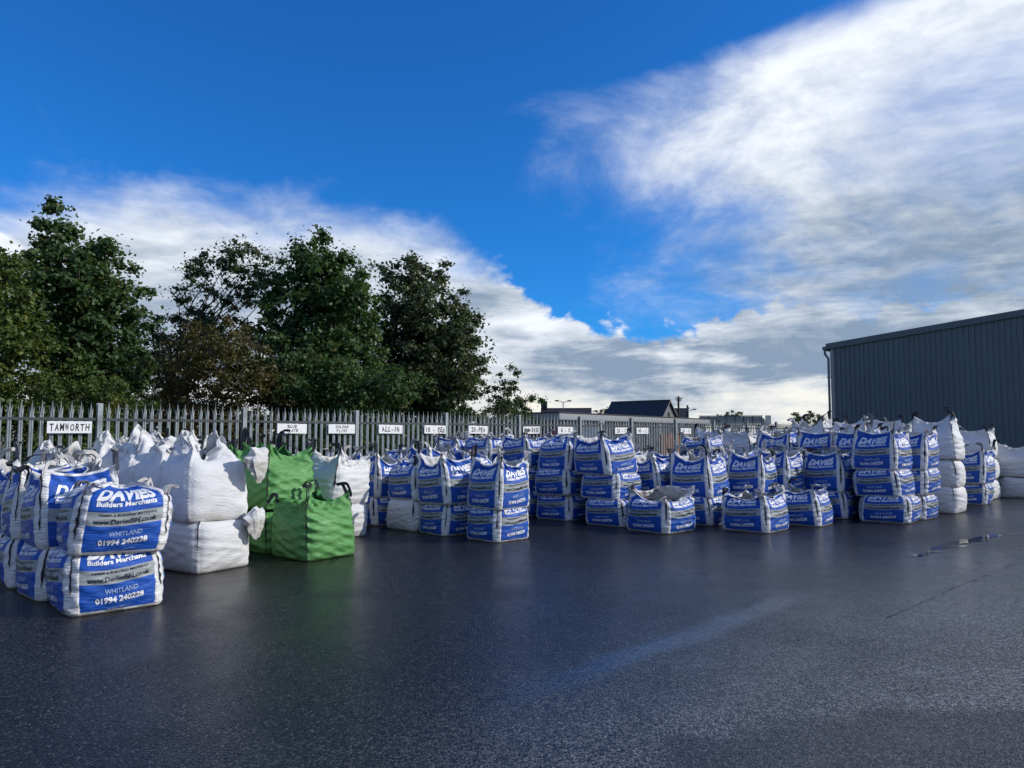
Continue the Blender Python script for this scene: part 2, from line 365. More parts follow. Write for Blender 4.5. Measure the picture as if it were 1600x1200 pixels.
# wet asphalt
def asphalt():
    m, t, b = mat('wet_asphalt')
    geo = t.node('ShaderNodeNewGeometry'); P = geo.outputs['Position']
    x, y, _ = t.sep(P)
    vor = t.node('ShaderNodeTexVoronoi'); t.put(vor.inputs['Vector'], P); vor.inputs['Scale'].default_value = 72.0
    stone = vor.outputs['Color']; sr, sg, sb = t.sep(stone)
    dist = vor.outputs['Distance']
    fine = t.noise(P, 160.0, 3, 0.6)
    big = t.noise(P, 0.28, 5, 0.6, 0.6)
    mid = t.noise(P, 1.7, 4, 0.6)
    k = t.lin(t.m('MULTIPLY', sr, sr), 0.0, 1.0, 0.15, 2.6)
    c = t.mix(1.0, (0.0145, 0.0135, 0.012), t.comb(k, k, k), 'MULTIPLY')
    c = t.mix(t.sstep(sg, 0.90, 0.97), c, (0.10, 0.097, 0.09))
    c = t.mix(t.m('MULTIPLY', t.sstep(big, 0.35, 0.7), 0.35), c, (0.014, 0.014, 0.014))
    # the run of water crossing the yard: a smooth film along a shallow fall line
    sx_, sy_ = t.m('SUBTRACT', x, 0.0), t.m('SUBTRACT', y, 5.15)
    lx = t.m('MULTIPLY', t.m('ADD', sx_, sy_), 0.7071)          # along
    ly = t.m('MULTIPLY', t.m('SUBTRACT', sx_, sy_), 0.7071)     # across
    ly = t.m('ADD', ly, t.m('MULTIPLY', t.m('SUBTRACT', t.noise(P, 0.9, 3), 0.5), 0.30))
    run = t.m('MULTIPLY', t.sstep(t.m('ABSOLUTE', ly), 0.26, 0.06), t.m('MULTIPLY', t.sstep(lx, -1.2, 1.2), t.sstep(lx, 5.0, 3.9)))
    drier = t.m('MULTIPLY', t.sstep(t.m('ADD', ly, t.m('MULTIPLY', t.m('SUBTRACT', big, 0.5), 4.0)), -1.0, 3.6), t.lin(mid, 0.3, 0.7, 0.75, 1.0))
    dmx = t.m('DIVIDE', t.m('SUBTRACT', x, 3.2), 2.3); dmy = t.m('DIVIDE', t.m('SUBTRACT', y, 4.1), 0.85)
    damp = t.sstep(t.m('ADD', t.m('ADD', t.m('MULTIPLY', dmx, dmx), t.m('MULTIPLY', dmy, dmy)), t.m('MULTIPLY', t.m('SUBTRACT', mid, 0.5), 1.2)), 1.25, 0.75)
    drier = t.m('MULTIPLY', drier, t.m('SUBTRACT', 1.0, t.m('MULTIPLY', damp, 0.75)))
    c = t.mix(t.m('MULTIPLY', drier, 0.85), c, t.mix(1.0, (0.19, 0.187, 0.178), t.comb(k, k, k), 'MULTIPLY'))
    wet = t.m('ADD', t.sstep(t.m('ADD', t.m('MULTIPLY', big, 0.7), t.m('MULTIPLY', mid, 0.3)), 0.36, 0.62), 0.0)
    rough = t.lin(wet, 0.0, 1.0, 0.42, 0.26)
    rough = t.m('ADD', rough, t.m('MULTIPLY', t.m('SUBTRACT', fine, 0.5), 0.16))
    rough = t.m('SUBTRACT', rough, t.m('MULTIPLY', run, 0.10))
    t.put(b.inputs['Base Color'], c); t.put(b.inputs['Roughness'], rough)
    b.inputs['Specular IOR Level'].default_value = 0.22
    b.inputs['Coat Weight'].default_value = 0.33; b.inputs['Coat IOR'].default_value = 1.42
    t.put(b.inputs['Coat Roughness'], t.m('SUBTRACT', t.lin(wet, 0.0, 1.0, 0.28, 0.13), t.m('MULTIPLY', run, 0.08)))
    h = t.m('ADD', t.m('MULTIPLY', dist, -0.9), t.m('MULTIPLY', fine, 0.35))
    bn = t.node('ShaderNodeBump'); t.put(bn.inputs['Height'], h); bn.inputs['Distance'].default_value = 0.010
    t.put(bn.inputs['Strength'], t.m('MULTIPLY', t.lin(wet, 0.0, 1.0, 1.0, 0.75), t.m('SUBTRACT', 1.0, t.m('MULTIPLY', run, 0.75))))
    bn2 = t.bump(mid, 0.10, 0.05, bn.outputs[0])
    t.put(b.inputs['Normal'], bn2)
    cn = t.node('ShaderNodeBump'); t.put(cn.inputs['Height'], h); cn.inputs['Distance'].default_value = 0.010
    t.put(cn.inputs['Strength'], t.m('MULTIPLY', t.lin(wet, 0.0, 1.0, 0.24, 0.10), t.m('SUBTRACT', 1.0, t.m('MULTIPLY', run, 0.7))))
    t.put(b.inputs['Coat Normal'], t.bump(mid, 0.06, 0.05, cn.outputs[0]))
    return m
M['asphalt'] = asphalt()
M['seam'] = plain('asphalt_joint', (0.010, 0.010, 0.012), 0.5, var=0.2)
def grass_mat():
    m, t, b = mat('rough_grass_ground')
    geo = t.node('ShaderNodeNewGeometry')
    n = t.noise(geo.outputs['Position'], 0.5, 8, 0.7)
    t.put(b.inputs['Base Color'], t.mix(t.lin(n, 0.3, 0.7), (0.035, 0.055, 0.018), (0.09, 0.10, 0.04)))
    b.inputs['Roughness'].default_value = 0.95
    t.put(b.inputs['Normal'], t.bump(t.noise(geo.outputs['Position'], 14, 4), 0.8, 0.05))
    return m
M['grass'] = grass_mat()
def water_mat():
    m, t, b = mat('puddle_water')
    b.inputs['Base Color'].default_value = (0.012, 0.013, 0.015, 1); b.inputs['Roughness'].default_value = 0.03
    b.inputs['Specular IOR Level'].default_value = 0.6
    geo = t.node('ShaderNodeNewGeometry')
    t.put(b.inputs['Normal'], t.bump(t.noise(geo.outputs['Position'], 9, 2), 0.03, 0.02))
    return m
M['water'] = water_mat()

# ------------------------------------------------------------------ the yard frame: p runs along the fence, q from the fence into the yard
P0 = Vector((-7.52, 13.43)); E1 = Vector((0.704, 0.710)); E2 = Vector((0.710, -0.704))
FA = math.atan2(E1.y, E1.x)
def yard(p, q, z=0.0):
    v = P0 + E1 * p + E2 * q
    return Vector((v.x, v.y, z))

# ------------------------------------------------------------------ ground
def sheet(name, pts, z, m, kind='structure'):
    me = mesh_np(name, [(x, y, z) for x, y, *_ in pts], [tuple(range(len(pts)))], [m])
    return tag(link(name, me), kind=kind)
sheet('ground', [(-1500, -1500), (1500, -1500), (1500, 1500), (-1500, 1500)], -0.03, M['grass'])
P_WALL = 37.5
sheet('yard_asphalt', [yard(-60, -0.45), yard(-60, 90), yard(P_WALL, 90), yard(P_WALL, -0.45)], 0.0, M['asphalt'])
kb = MB()
for i in range(47):
    kb.box(yard(-9 + i * 1.0 + 0.5, -0.50, 0.03), (0.985, 0.15, 0.16), FA, 0.012)
tag(kb.build('kerb', M['kerb']), kind='structure')

# the joint between two asphalt lanes: a thin open seam
def ribbon(name, pts, w, z, m):
    rnd = random.Random(3); V = []; F = []
    P = [Vector(p) for p in pts]; Q = []
    for a, b in zip(P[:-1], P[1:]):
        n = max(2, int((b - a).length / 0.12))
        for i in range(n): Q.append(a.lerp(b, i / n) + Vector((rnd.uniform(-.012, .012), rnd.uniform(-.012, .012))))
    for i, p in enumerate(Q):
        t = (Q[min(i + 1, len(Q) - 1)] - Q[max(i - 1, 0)]).normalized(); s = Vector((-t.y, t.x)) * w * rnd.choice((.15, .3, .6, 1.0, 1.3)) / 2
        V += [(p.x + s.x, p.y + s.y, z), (p.x - s.x, p.y - s.y, z)]
        if i: F.append((2 * i - 2, 2 * i - 1, 2 * i + 1, 2 * i))
    return tag(link(name, mesh_np(name, V, F, [m])), kind='structure')
ribbon('asphalt_joint', [(3.68, 7.37), (4.39, 8.03), (5.35, 8.94), (6.41, 9.84), (7.48, 10.9), (9.6, 12.9)], 0.013, 0.004, M['seam'])

def puddle(cx, cy, a, b, rot, seed):
    rnd = random.Random(seed); pts = []
    ph = [rnd.uniform(0, 6.28) for _ in range(4)]
    for i in range(48):
        th = 2 * math.pi * i / 48
        r = 1 + .22 * math.sin(2 * th + ph[0]) + .2 * math.sin(3 * th + ph[1]) + .12 * math.sin(7 * th + ph[2]) + .08 * math.sin(11 * th + ph[3])
        x, y = a * r * math.cos(th), b * r * math.sin(th)
        pts.append((cx + x * math.cos(rot) - y * math.sin(rot), cy + x * math.sin(rot) + y * math.cos(rot)))
    sheet('puddle', pts, 0.004, M['water'])
for i, (x, y, a, b) in enumerate([(6.08, 11.13, .16, .06), (6.4, 11.4, .18, .07), (6.97, 11.94, .36, .12), (7.72, 12.6, .42, .17), (8.4, 13.15, .36, .12), (9.15, 13.5, .32, .07), (10.0, 13.4, .30, .05)]):
    puddle(x, y, a, b, R(30), 10 + i)

# ------------------------------------------------------------------ warehouse: gable wall at right angles to the fence
wh = empty('warehouse', yard(P_WALL, -1.4), math.atan2(E2.y, E2.x))      # local x along the gable wall, local y away along the eaves
tag(wh, 'tall anthracite ribbed metal warehouse at the end of the fence', 'warehouse')
EAVE, SLOPE, GW, DEPTH = 6.75, 0.092, 27.0, 45.0
def roof_z(x): return EAVE + SLOPE * min(x, GW - x)
ribs_V, ribs_F = [], []
def clad_sheet(x0, x1):
    """one profiled cladding sheet, 1 m wide, four trapezoid ribs"""
    prof = []; n = 4; w = (x1 - x0) / n
    for i in range(n):
        a = x0 + i * w
        prof += [(a, 0.0), (a + w * .56, 0.0), (a + w * .61, -0.055), (a + w * .95, -0.055)]
    prof.append((x1 - 0.004, 0.0))
    V = []; F = []
    for x, y in prof: V += [(x, y, 0.25), (x, y, roof_z(x) - 0.02)]
    for i in range(len(prof) - 1): F.append((2 * i, 2 * i + 2, 2 * i + 3, 2 * i + 1))
    return mesh_np('cladding_sheet', V, F, [M['clad']])
for i in range(27): link('cladding_sheet', clad_sheet(float(i), float(i + 1)), wh)
sh = MB()
sh.add([(0.02, 0.05, 0), (GW - .02, 0.05, 0), (GW - .02, DEPTH, 0), (0.02, DEPTH, 0), (0.02, 0.05, EAVE - .05), (GW - .02, .05, EAVE - .05), (GW - .02, DEPTH, EAVE - .05), (.02, DEPTH, EAVE - .05), (GW / 2, .05, roof_z(GW / 2) - .05), (GW / 2, DEPTH, roof_z(GW / 2) - .05)],
       [(0, 1, 5, 8, 4), (1, 2, 6, 5), (2, 3, 7, 9, 6), (3, 0, 4, 7), (4, 8, 9, 7), (8, 5, 6, 9)])
sh.build('inner_wall', M['clad_trim'], wh)
rf = MB()
for s in (0, 1):
    a, b = (-.25, GW / 2) if s == 0 else (GW + .25, GW / 2)
    za, zb = EAVE - .25 * SLOPE + .02, roof_z(GW / 2) + .02
    rf.add([(a, -.12, za), (b, -.12, zb), (b, DEPTH, zb), (a, DEPTH, za), (a, -.12, za + .09), (b, -.12, zb + .09), (b, DEPTH, zb + .09), (a, DEPTH, za + .09)],
           [(0, 1, 2, 3), (4, 5, 6, 7), (0, 1, 5, 4), (1, 2, 6, 5), (2, 3, 7, 6), (3, 0, 4, 7)])
rf.build('roof', M['clad'], wh)
vt = MB()
for a, b in ((-.22, GW / 2), (GW / 2, GW + .22)):
    za, zb = roof_z(max(a, 0)) if a < GW / 2 else roof_z(GW / 2), roof_z(GW / 2) if b <= GW / 2 else EAVE
    vt.add([(a, -.16, za - .18), (b, -.16, zb - .18), (b, -.16, zb + .14), (a, -.16, za + .14), (a, -.125, za - .18), (b, -.125, zb - .18), (b, -.125, zb + .14), (a, -.125, za + .14)],
           [(0, 1, 2, 3), (7, 6, 5, 4), (0, 4, 5, 1), (2, 6, 7, 3), (1, 5, 6, 2), (0, 3, 7, 4)])
vt.build('verge_trim', M['clad_trim'], wh)
MB().prism([(-.40, -.20), (-.20, -.20), (-.20, DEPTH), (-.40, DEPTH)], EAVE - .22, EAVE - .02).build('gutter', M['clad_trim'], wh)
dp = MB().tube([(-.30, -.10, EAVE - .2), (-.30, -.10, EAVE - .45), (-.12, -.10, EAVE - .7), (-.12, -.10, 0.1)], .065, 10)
for z in (1.2, 3.1, 5.0): dp.box((-.12, -.10, z), (.17, .17, .05))
dp.build('downpipe', M['clad_trim'], wh)
MB().prism([(-.04, -.05), (.14, -.05), (.14, -.01), (-.005, -.01), (-.005, .2), (-.04, .2)], 0.1, EAVE - .2).build('corner_flashing', M['shed_grey'], wh)
MB().box((GW / 2, 0.0, .12), (GW, .06, .24)).build('plinth', M['render_grey'], wh)

# ------------------------------------------------------------------ palisade fences
def pale_mesh(name, H):
    sec = [(-.035, .0), (-.026, .020), (-.008, .020), (0.0, .008), (.008, .020), (.026, .020), (.035, .0)]
    V = []; F = []
    for z in (.06, H - .26):
        for x, y in sec: V.append((x, y, z))
    n = len(sec)
    for i in range(n - 1): F.append((i, i + 1, n + i + 1, n + i))
    # triple pointed head: the outer points splay, the middle one stands tallest
    def spike(a, b, tip, mid=None):
        k = len(V); V.append(tip)
        for i in range(a, b): F.append((n + i, n + i + 1, k))
    spike(0, 2, (-.044, -.014, H - .10)); spike(1, 5, (0.0, .026, H)); spike(4, 6, (.044, -.014, H - .10))
    m = len(V); t = .004
    V += [(x, y - t if i not in () else y, z) for i, (x, y, z) in enumerate(V)]
    F += [tuple(m + i for i in reversed(f)) for f in F]
    return mesh_np(name, V, F, [M['galv']])
def post_mesh(name, H):
    w, d, t = .085, .05, .009
    pts = [(-w / 2, -d), (w / 2, -d), (w / 2, -d + t), (t / 2, -d + t), (t / 2, d - t), (w / 2, d - t), (w / 2, d), (-w / 2, d), (-w / 2, d - t), (-t / 2, d - t), (-t / 2, -d + t), (-w / 2, -d + t)]
    return MB().prism(pts, -.1, H).mesh(name, M['galv'])
def rail_mesh(name, L):
    t = .006
    pts = [(-L / 2, 0), (L / 2, 0), (L / 2, t), (-L / 2, t)]
    b = MB().prism(pts, -.024, .024)
    b.prism([(-L / 2, t), (L / 2, t), (L / 2, .05), (-L / 2, .05)], .018, .024)
    return b.mesh(name, M['galv_dark'])

def fence(name, label, start, panels, q, H, p_end=None):
    root = empty(name, yard(start, q)); tag(root, label, 'fence')
    pm, qm = pale_mesh('pale', H), post_mesh('post', H - .03); PITCH = 2.744
    root.rotation_euler.z = FA
    rnd = random.Random(int(start * 10) + 5)
    rails = rail_mesh('rail', PITCH - .11)
    for i in range(panels + 1):
        o = link('post', qm, root); o.location = (i * PITCH, 0.012, 0)
    for i in range(panels):
        for z in (H - .325, .38):
            o = link('rail', rails, root); o.location = ((i + .5) * PITCH, -.012, z)
        for j in range(17):
            x = i * PITCH + (j + 1) * PITCH / 18
            o = link('pale', pm, root); o.location = (x + rnd.uniform(-.006, .006), .0, rnd.uniform(-.008, .008)); o.rotation_euler = (0, rnd.uniform(-.006, .006), math.pi + rnd.uniform(-.04, .04))
            o.location.y = .016
    return root
fence('palisade_fence', 'galvanised steel palisade fence with white material signs hung on it', -2.744 * 2, 15, 0.0, 2.40)
fence('palisade_fence', 'second palisade fence farther back, in front of the trees', -4.0, 6, -6.2, 2.40)

# ------------------------------------------------------------------ text as flat print
_dg = None
def text_mesh(s, offset=0.0, shear=0.0, res=3, space=1.0):
    cu = bpy.data.curves.new('t', 'FONT'); cu.body = s; cu.offset = offset; cu.shear = shear; cu.resolution_u = res; cu.space_character = space
    o = bpy.data.objects.new('t', cu); col.objects.link(o)
    dg = bpy.context.evaluated_depsgraph_get(); me = bpy.data.meshes.new_from_object(o.evaluated_get(dg))
    V = np.array([v.co[:2] for v in me.vertices]).reshape(-1, 2); F = [tuple(p.vertices) for p in me.polygons]
    bpy.data.objects.remove(o); bpy.data.curves.remove(cu); bpy.data.meshes.remove(me)
    return V, F

def print_layout():
    """the panel's print in (u, v), one piece per line, cut finely enough to follow a bulging face"""
    lines = [('DAVIES', .19, .825, .668, .185, 0, .052, .24), ('Builders Merchants', .20, .80, .597, .052, 0, .032, .0),
             ('TIMBER & BUILDING MATERIALS', .24, .80, .487, .028, 1, .022, 0), ('www.DaviesBM.co.uk', .20, .81, .398, .056, 1, .034, 0),
             ('WHITLAND', .36, .68, .252, .054, 2, .030, 0), ('01994 240228', .27, .74, .150, .062, 0, .038, 0), ('SALES@DAVIESBM.CO.UK', .38, .64, .086, .014, 2, .0, 0)]
    out = []
    for s, u0, u1, vb, h, mi, off, shear in lines:
        bm = bmesh.new()
        V, F = text_mesh(s, off, shear)
        x0, x1 = V[:, 0].min(), V[:, 0].max()
        cap = text_mesh('H', off)[0][:, 1].max()
        X = u0 + (V[:, 0] - x0) / (x1 - x0) * (u1 - u0); Yv = vb + V[:, 1] / cap * h
        vv = [bm.verts.new((a, b, 0)) for a, b in zip(X, Yv)]
        for f in F:
            try: bm.faces.new([vv[i] for i in f])
            except ValueError: pass
        for k in range(1, 24):
            for no, co in (((1, 0, 0), (k / 24, 0, 0)), ((0, 1, 0), (0, k / 24 + .004, 0))):
                bmesh.ops.bisect_plane(bm, geom=bm.verts[:] + bm.edges[:] + bm.faces[:], plane_co=co, plane_no=no)
        bmesh.ops.triangulate(bm, faces=bm.faces[:])
        bm.verts.index_update()
        UV = np.array([v.co[:2] for v in bm.verts]); F = np.array([[v.index for v in f.verts] for f in bm.faces])
        bm.free()
        UV[:, 1] += wave_py(UV[:, 0])
        out.append((UV, F, M[('ink_white', 'ink_dark', 'ink_pale')[mi]]))
    return out
PRINT = print_layout()

# ------------------------------------------------------------------ bulk bags
A_ = 0.45                                  # half the width of a bag
PROF = {
 'open': dict(v=[0, .04, .15, .35, .55, .66, .78, 1.0], z=[0, .02, .12, .30, .47, .57, .67, .86], s=[.92, .985, 1.03, 1.05, 1.03, .97, .91, .88],
              c=[.93, .99, 1.02, 1.03, 1.01, .99, .96, .93], b=[0, .01, .04, .06, .05, .0, -.05, -.07], n=[9, 8, 7, 5.5, 5, 6, 8, 9]),
 'low': dict(v=[0, .04, .15, .35, .55, .66, .78, 1.0], z=[0, .02, .12, .29, .45, .54, .62, .72], s=[.92, .985, 1.04, 1.07, 1.05, .98, .90, .82],
              c=[.93, .99, 1.02, 1.03, 1.01, .99, .97, .96], b=[0, .01, .05, .08, .06, .0, -.05, -.06], n=[9, 8, 7, 5, 4.5, 6, 8, 9]),
 'under': dict(v=[0, .04, .15, .35, .55, .66, .76, 1.0], z=[0, .02, .12, .275, .43, .515, .57, .575], s=[.92, .985, 1.04, 1.07, 1.06, 1.0, .86, .35],
              c=[.93, .99, 1.02, 1.03, 1.02, .98, .88, .35], b=[0, .01, .05, .07, .06, .03, .0, .0], n=[9, 8, 6, 5, 4.6, 4.6, 4.5, 4]),
 'closed': dict(v=[0, .04, .15, .35, .55, .67, .78, 1.0], z=[0, .02, .12, .285, .45, .56, .615, .66], s=[.92, .985, 1.04, 1.07, 1.06, 1.01, .88, .3],
              c=[.93, .99, 1.02, 1.03, 1.02, 1.0, .92, .3], b=[0, .01, .05, .07, .06, .03, .0, .0], n=[9, 8, 6, 5, 5, 5, 5, 4]),
 'crumpled': dict(v=[0, .04, .15, .35, .55, .66, .78, .9, 1.0], z=[0, .02, .12, .29, .46, .56, .66, .74, .79], s=[.92, .985, 1.04, 1.06, 1.04, .98, .84, .62, .42],
              c=[.93, .99, 1.02, 1.02, 1.0, .98, .86, .62, .42], b=[0, .01, .05, .07, .05, .0, -.04, -.03, 0], n=[9, 8, 6, 5, 5, 5, 5, 4, 3]),
 'skirt': dict(v=[0, .03, .10, .25, .40, .50, .60, .80, 1.0], z=[0, .02, .12, .33, .54, .64, .72, .85, .96], s=[.92, .98, 1.03, 1.05, 1.02, .95, .84, .70, .62],
              c=[.93, .99, 1.02, 1.02, 1.0, .97, .88, .74, .66], b=[0, .01, .04, .06, .04, .0, -.02, -.02, 0], n=[9, 8, 7, 5.5, 5, 5, 5, 4, 3]),
}

class Shape:
    """the sewn wall of one bag: maps (face k, u across, v up the cloth) to a point"""
    def __init__(s, style, seed, puff=1.0, tall=1.0):
        pr = PROF[style]; s.style = style; rs = np.random.RandomState(seed)
        g = np.linspace(0, 1, 241); ker = np.hanning(21); ker /= ker.sum()
        s.g = g
        def smooth(y):
            y = np.interp(g, pr['v'], y); yp = np.pad(y, 10, mode='reflect', reflect_type='odd'); return np.convolve(yp, ker, 'valid')
        s.z, s.s, s.c, s.b, s.n = [smooth(pr[k]) for k in ('z', 's', 'c', 'b', 'n')]
        s.z = s.z * tall; s.b = s.b * puff
        s.vf = .62 if style != 'skirt' else .5
        amp = {'open': 1.0, 'low': 1.2, 'under': .6, 'closed': .7, 'crumpled': 1.8, 'skirt': 1.5}[style]
        s.dip = rs.uniform(.04, .19, 4) * (1.0 if style in ('open', 'low') else 0.3); s.leanf = rs.uniform(-.26, .10, 4) * amp * .8
        s.cz = rs.uniform(-.02, .13, 4) * (1 if style in ('open', 'low') else 0.3)
        s.sh = rs.uniform(-.085, .085, 2); s.tw = rs.uniform(-.06, .06)
        s.wl = [(int(rs.choice((-1, 1))) * rs.randint(2, 14), rs.uniform(4, 10), rs.uniform(0, 6.28), rs.uniform(.0012, .0032)) for _ in range(6)]       # creases across the face
        s.wt = [(rs.randint(7, 22), rs.uniform(1.5, 6) * rs.choice((-1, 1)), rs.uniform(0, 6.28), rs.uniform(.008, .017) * amp) for _ in range(7)]   # slack folds at the top
        alt = np.array([1, -1] * 5); s.pk = (np.arange(10) + rs.uniform(-.38, .38, 10)) * .4 + .15; s.pr = alt * rs.uniform(.08, .34, 10) - .04; s.pz = np.roll(alt, int(rs.randint(0, 2))) * rs.uniform(.02, .22, 10) + rs.uniform(-.12, .06, 10)
        s.lump = [(rs.randint(2, 6), rs.uniform(0, 6.28), rs.uniform(.05, .13)) for _ in range(4)]
        s.amp = amp; s.rs = rs
        if seed >= 300: s.wl = [(m_, f * .8, ph, a * 2.6) for m_, f, ph, a in s.wl]      # the green cloth is stiffer and creases deeper
        if seed == 127:                       # the slack bag of sand with one side thrown back
            s.dip = np.array([-.10, .0, .16, .17]); s.cz = np.array([.02, .06, .10, -.07]); s.leanf = np.array([.05, .0, -.10, -.12])

    def __call__(s, k, u, v):
        k = np.asarray(k); u = np.asarray(u, float); v = np.asarray(v, float)
        t = 2 * u - 1; I = lambda y: np.interp(v, s.g, y)
        n = I(s.n); r = (1 + np.abs(t) ** n) ** (-1 / n); c = np.abs(t) ** 2.5
        sc = I(s.s) * (1 - c) + I(s.c) * c
        top = np.clip((v - s.vf) / (1 - s.vf), 0, 1); top = top * top * (3 - 2 * top)
        ki = k.astype(int) % 4
        cz = np.where(t < 0, s.cz[ki], s.cz[(ki + 1) % 4])
        z = I(s.z) + top * (cz * c - s.dip[ki] * (1 - np.abs(t) ** 1.8))
        U = (k + u) / 4 * 2 * np.pi
        w = np.zeros_like(u)
        mid = np.clip(v / .08, 0, 1)
        for m_, f, ph, a in s.wl: w += a * mid * (1 - 2 * np.abs(np.sin((m_ * U + f * 2 * np.pi * v + ph) / 2 + .5 * np.sin(3 * U + ph))))
        for m_, f, ph, a in s.wt: w += a * top * (1 - 2 * np.abs(np.sin((m_ * U + f * 2 * np.pi * v + ph) / 2)))
        b = I(s.b) * (1 - t * t) + s.leanf[ki] * top * (1 - t * t)
        if s.style in ('skirt', 'crumpled'):
            if s.style == 'skirt':
                sc = sc * (1 + top * np.interp(k + u, s.pk, s.pr, period=4)); z = z + top * np.interp(k + u + .35 * v, s.pk, s.pz, period=4)
            lm = np.zeros_like(u); lz = np.zeros_like(u)
            for m_, ph, a in s.lump:
                lm += a * np.sin(m_ * U + ph + 2.0 * v); lz += a * (1 - 2 * np.abs(np.sin((m_ * U + 2 * ph + 1.5 * v) / 2)))
            q_ = .35 if s.style == 'skirt' else .9
            sc = sc * (1 + lm * top * q_); z = z + lz * top * (.15 if s.style == 'skirt' else .35)
        x = A_ * (sc * r + b) + w; y = A_ * sc * r * t + w * t * .6
        ang = k * math.pi / 2 + s.tw * top
        X = x * np.cos(ang) - y * np.sin(ang); Y = x * np.sin(ang) + y * np.cos(ang)
        return np.stack([X + s.sh[0] * z, Y + s.sh[1] * z, np.maximum(z, 0)], -1)

    def normal(s, k, u, v):
        d = 2e-3
        a = s(k, u + d, v) - s(k, u - d, v); b = s(k, u, v + d) - s(k, u, v - d)
        n = np.cross(a, b); return n / np.maximum(np.linalg.norm(n, axis=-1, keepdims=True), 1e-9)

NU, NV = 30, 50
def bag_body(S, outer, inner):
    """the sewn cloth as one continuous sheet, turned in over the rim where the bag stands open"""
    vv = np.linspace(0, 1, NV + 1); K = np.repeat(np.arange(4), NU); U = np.tile(np.arange(NU) / NU, 4)
    n = 4 * NU
    rows = [S(K, U, np.full(n, v)) for v in vv]; V = np.concatenate(rows)
    F = []; mi = []; uv = []
    def quads(r0, r1, v0, v1, m_, flip=False):
        for j in range(n):
            j2 = (j + 1) % n; ua, ub = j / NU, (j + 1) / NU
            q = [(r0 + j, ua, v0), (r0 + j2, ub, v0), (r1 + j2, ub, v1), (r1 + j, ua, v1)]
            F.append([a[0] for a in q]); uv.extend([(a[1], a[2]) for a in q]); mi.append(m_)
    for i in range(NV): quads(i * n, (i + 1) * n, vv[i], vv[i + 1], 0)
    base = len(V)
    if S.style in ('open', 'low', 'skirt'):
        nin = 10; vin = np.linspace(1, S.vf + .04, nin); ex = []
        for i, v in enumerate(vin):
            p = S(K, U, np.full(n, v)); cx = p[:, :2].mean(0); d = cx - p[:, :2]; d /= np.linalg.norm(d, axis=1, keepdims=True)
            p = p.copy(); p[:, :2] += d * (.010 + .012 * min(i, 2) / 2); p[:, 2] -= .0 if i else -.003; ex.append(p)
        V = np.concatenate([V] + ex)
        quads(NV * n, base, 1, 1, 1)
        for i in range(nin - 1): quads(base + i * n, base + (i + 1) * n, vin[i], vin[i + 1], 1)
    else:
        last = NV * n; c0 = V[last:].mean(0); ring = (V[last:] * .45 + c0 * .55); ring[:, 2] = c0[2] + .01
        V = np.concatenate([V, ring, c0[None] + [[0, 0, .015]]]); quads(last, base, 1, 1.02, 1)
        cidx = base + n
        F = [list(f) for f in F]
        for j in range(n):
            F.append([base + j, base + (j + 1) % n, cidx, cidx]); uv.extend([(j / NU, 1.02)] * 4); mi.append(1)
    # base of the bag
    Fb = []
    c0 = len(V); V = np.concatenate([V, [[0, 0, 0.0]]])
    for j in range(n): F.append([(j + 1) % n, j, c0, c0]); uv.extend([(j / NU, 0)] * 4); mi.append(1)
    # drop the repeated corner of triangles
    F2 = []; uv2 = []
    for i, f in enumerate(F):
        if f[2] == f[3]: F2.append(tuple(f[:3])); uv2 += uv[4 * i:4 * i + 3]
        else: F2.append(tuple(f)); uv2 += uv[4 * i:4 * i + 4]
    me = bpy.data.meshes.new('body'); me.from_pydata([tuple(x) for x in V], [], F2)
    me.materials.append(outer); me.materials.append(inner)
    me.polygons.foreach_set('material_index', np.array(mi, dtype=np.int32))
    me.uv_layers.new(name='UVMap').data.foreach_set('uv', np.array(uv2, dtype=np.float32).ravel())
    me.polygons.foreach_set('use_smooth', np.ones(len(F2), dtype=bool)); me.update()
    return me

def strip_mesh(name, rows, m):
    """rows: (n, w, 3) points across a ribbon; thickness from a second layer"""
    rows = np.asarray(rows); n, w, _ = rows.shape
    V = rows.reshape(-1, 3); F = []
    for i in range(n - 1):
        for j in range(w - 1): F.append((i * w + j, i * w + j + 1, (i + 1) * w + j + 1, (i + 1) * w + j))
    me = mesh_np(name, V, F, [m], smooth=True)
    return me

def corner_strap(S, k, m, v0, wd=.026):
    vtop = {'closed': .74, 'crumpled': .86, 'under': .80}.get(S.style, .995)
    vv = np.linspace(v0, vtop, 26); rows = []; r0 = S.rs.uniform(0, 6.28, 3); wd0 = wd
    for v in vv:
        wd = wd0 * (.72 + .30 * math.sin(9 * v + r0[0]) + .16 * math.sin(23 * v + r0[1])) * min(1, .25 + (v - v0) * 9)
        K = np.array([(k - 1) % 4 + 0, (k - 1) % 4, k, k, k]); u = np.array([1 - wd, 1 - wd * .5, 0.0, wd * .5, wd]); vvv = np.full(5, v)
        p = S(K, u, vvv); cx = np.array([S.sh[0] * p[2, 2], S.sh[1] * p[2, 2]]); d = p[:, :2] - cx
        d = d / np.linalg.norm(d, axis=1, keepdims=True); p = p.copy(); p[:, :2] += d * .009
        rows.append(p)
    rows = np.array(rows)
    me = strip_mesh('corner_strap', rows, m)
    return me

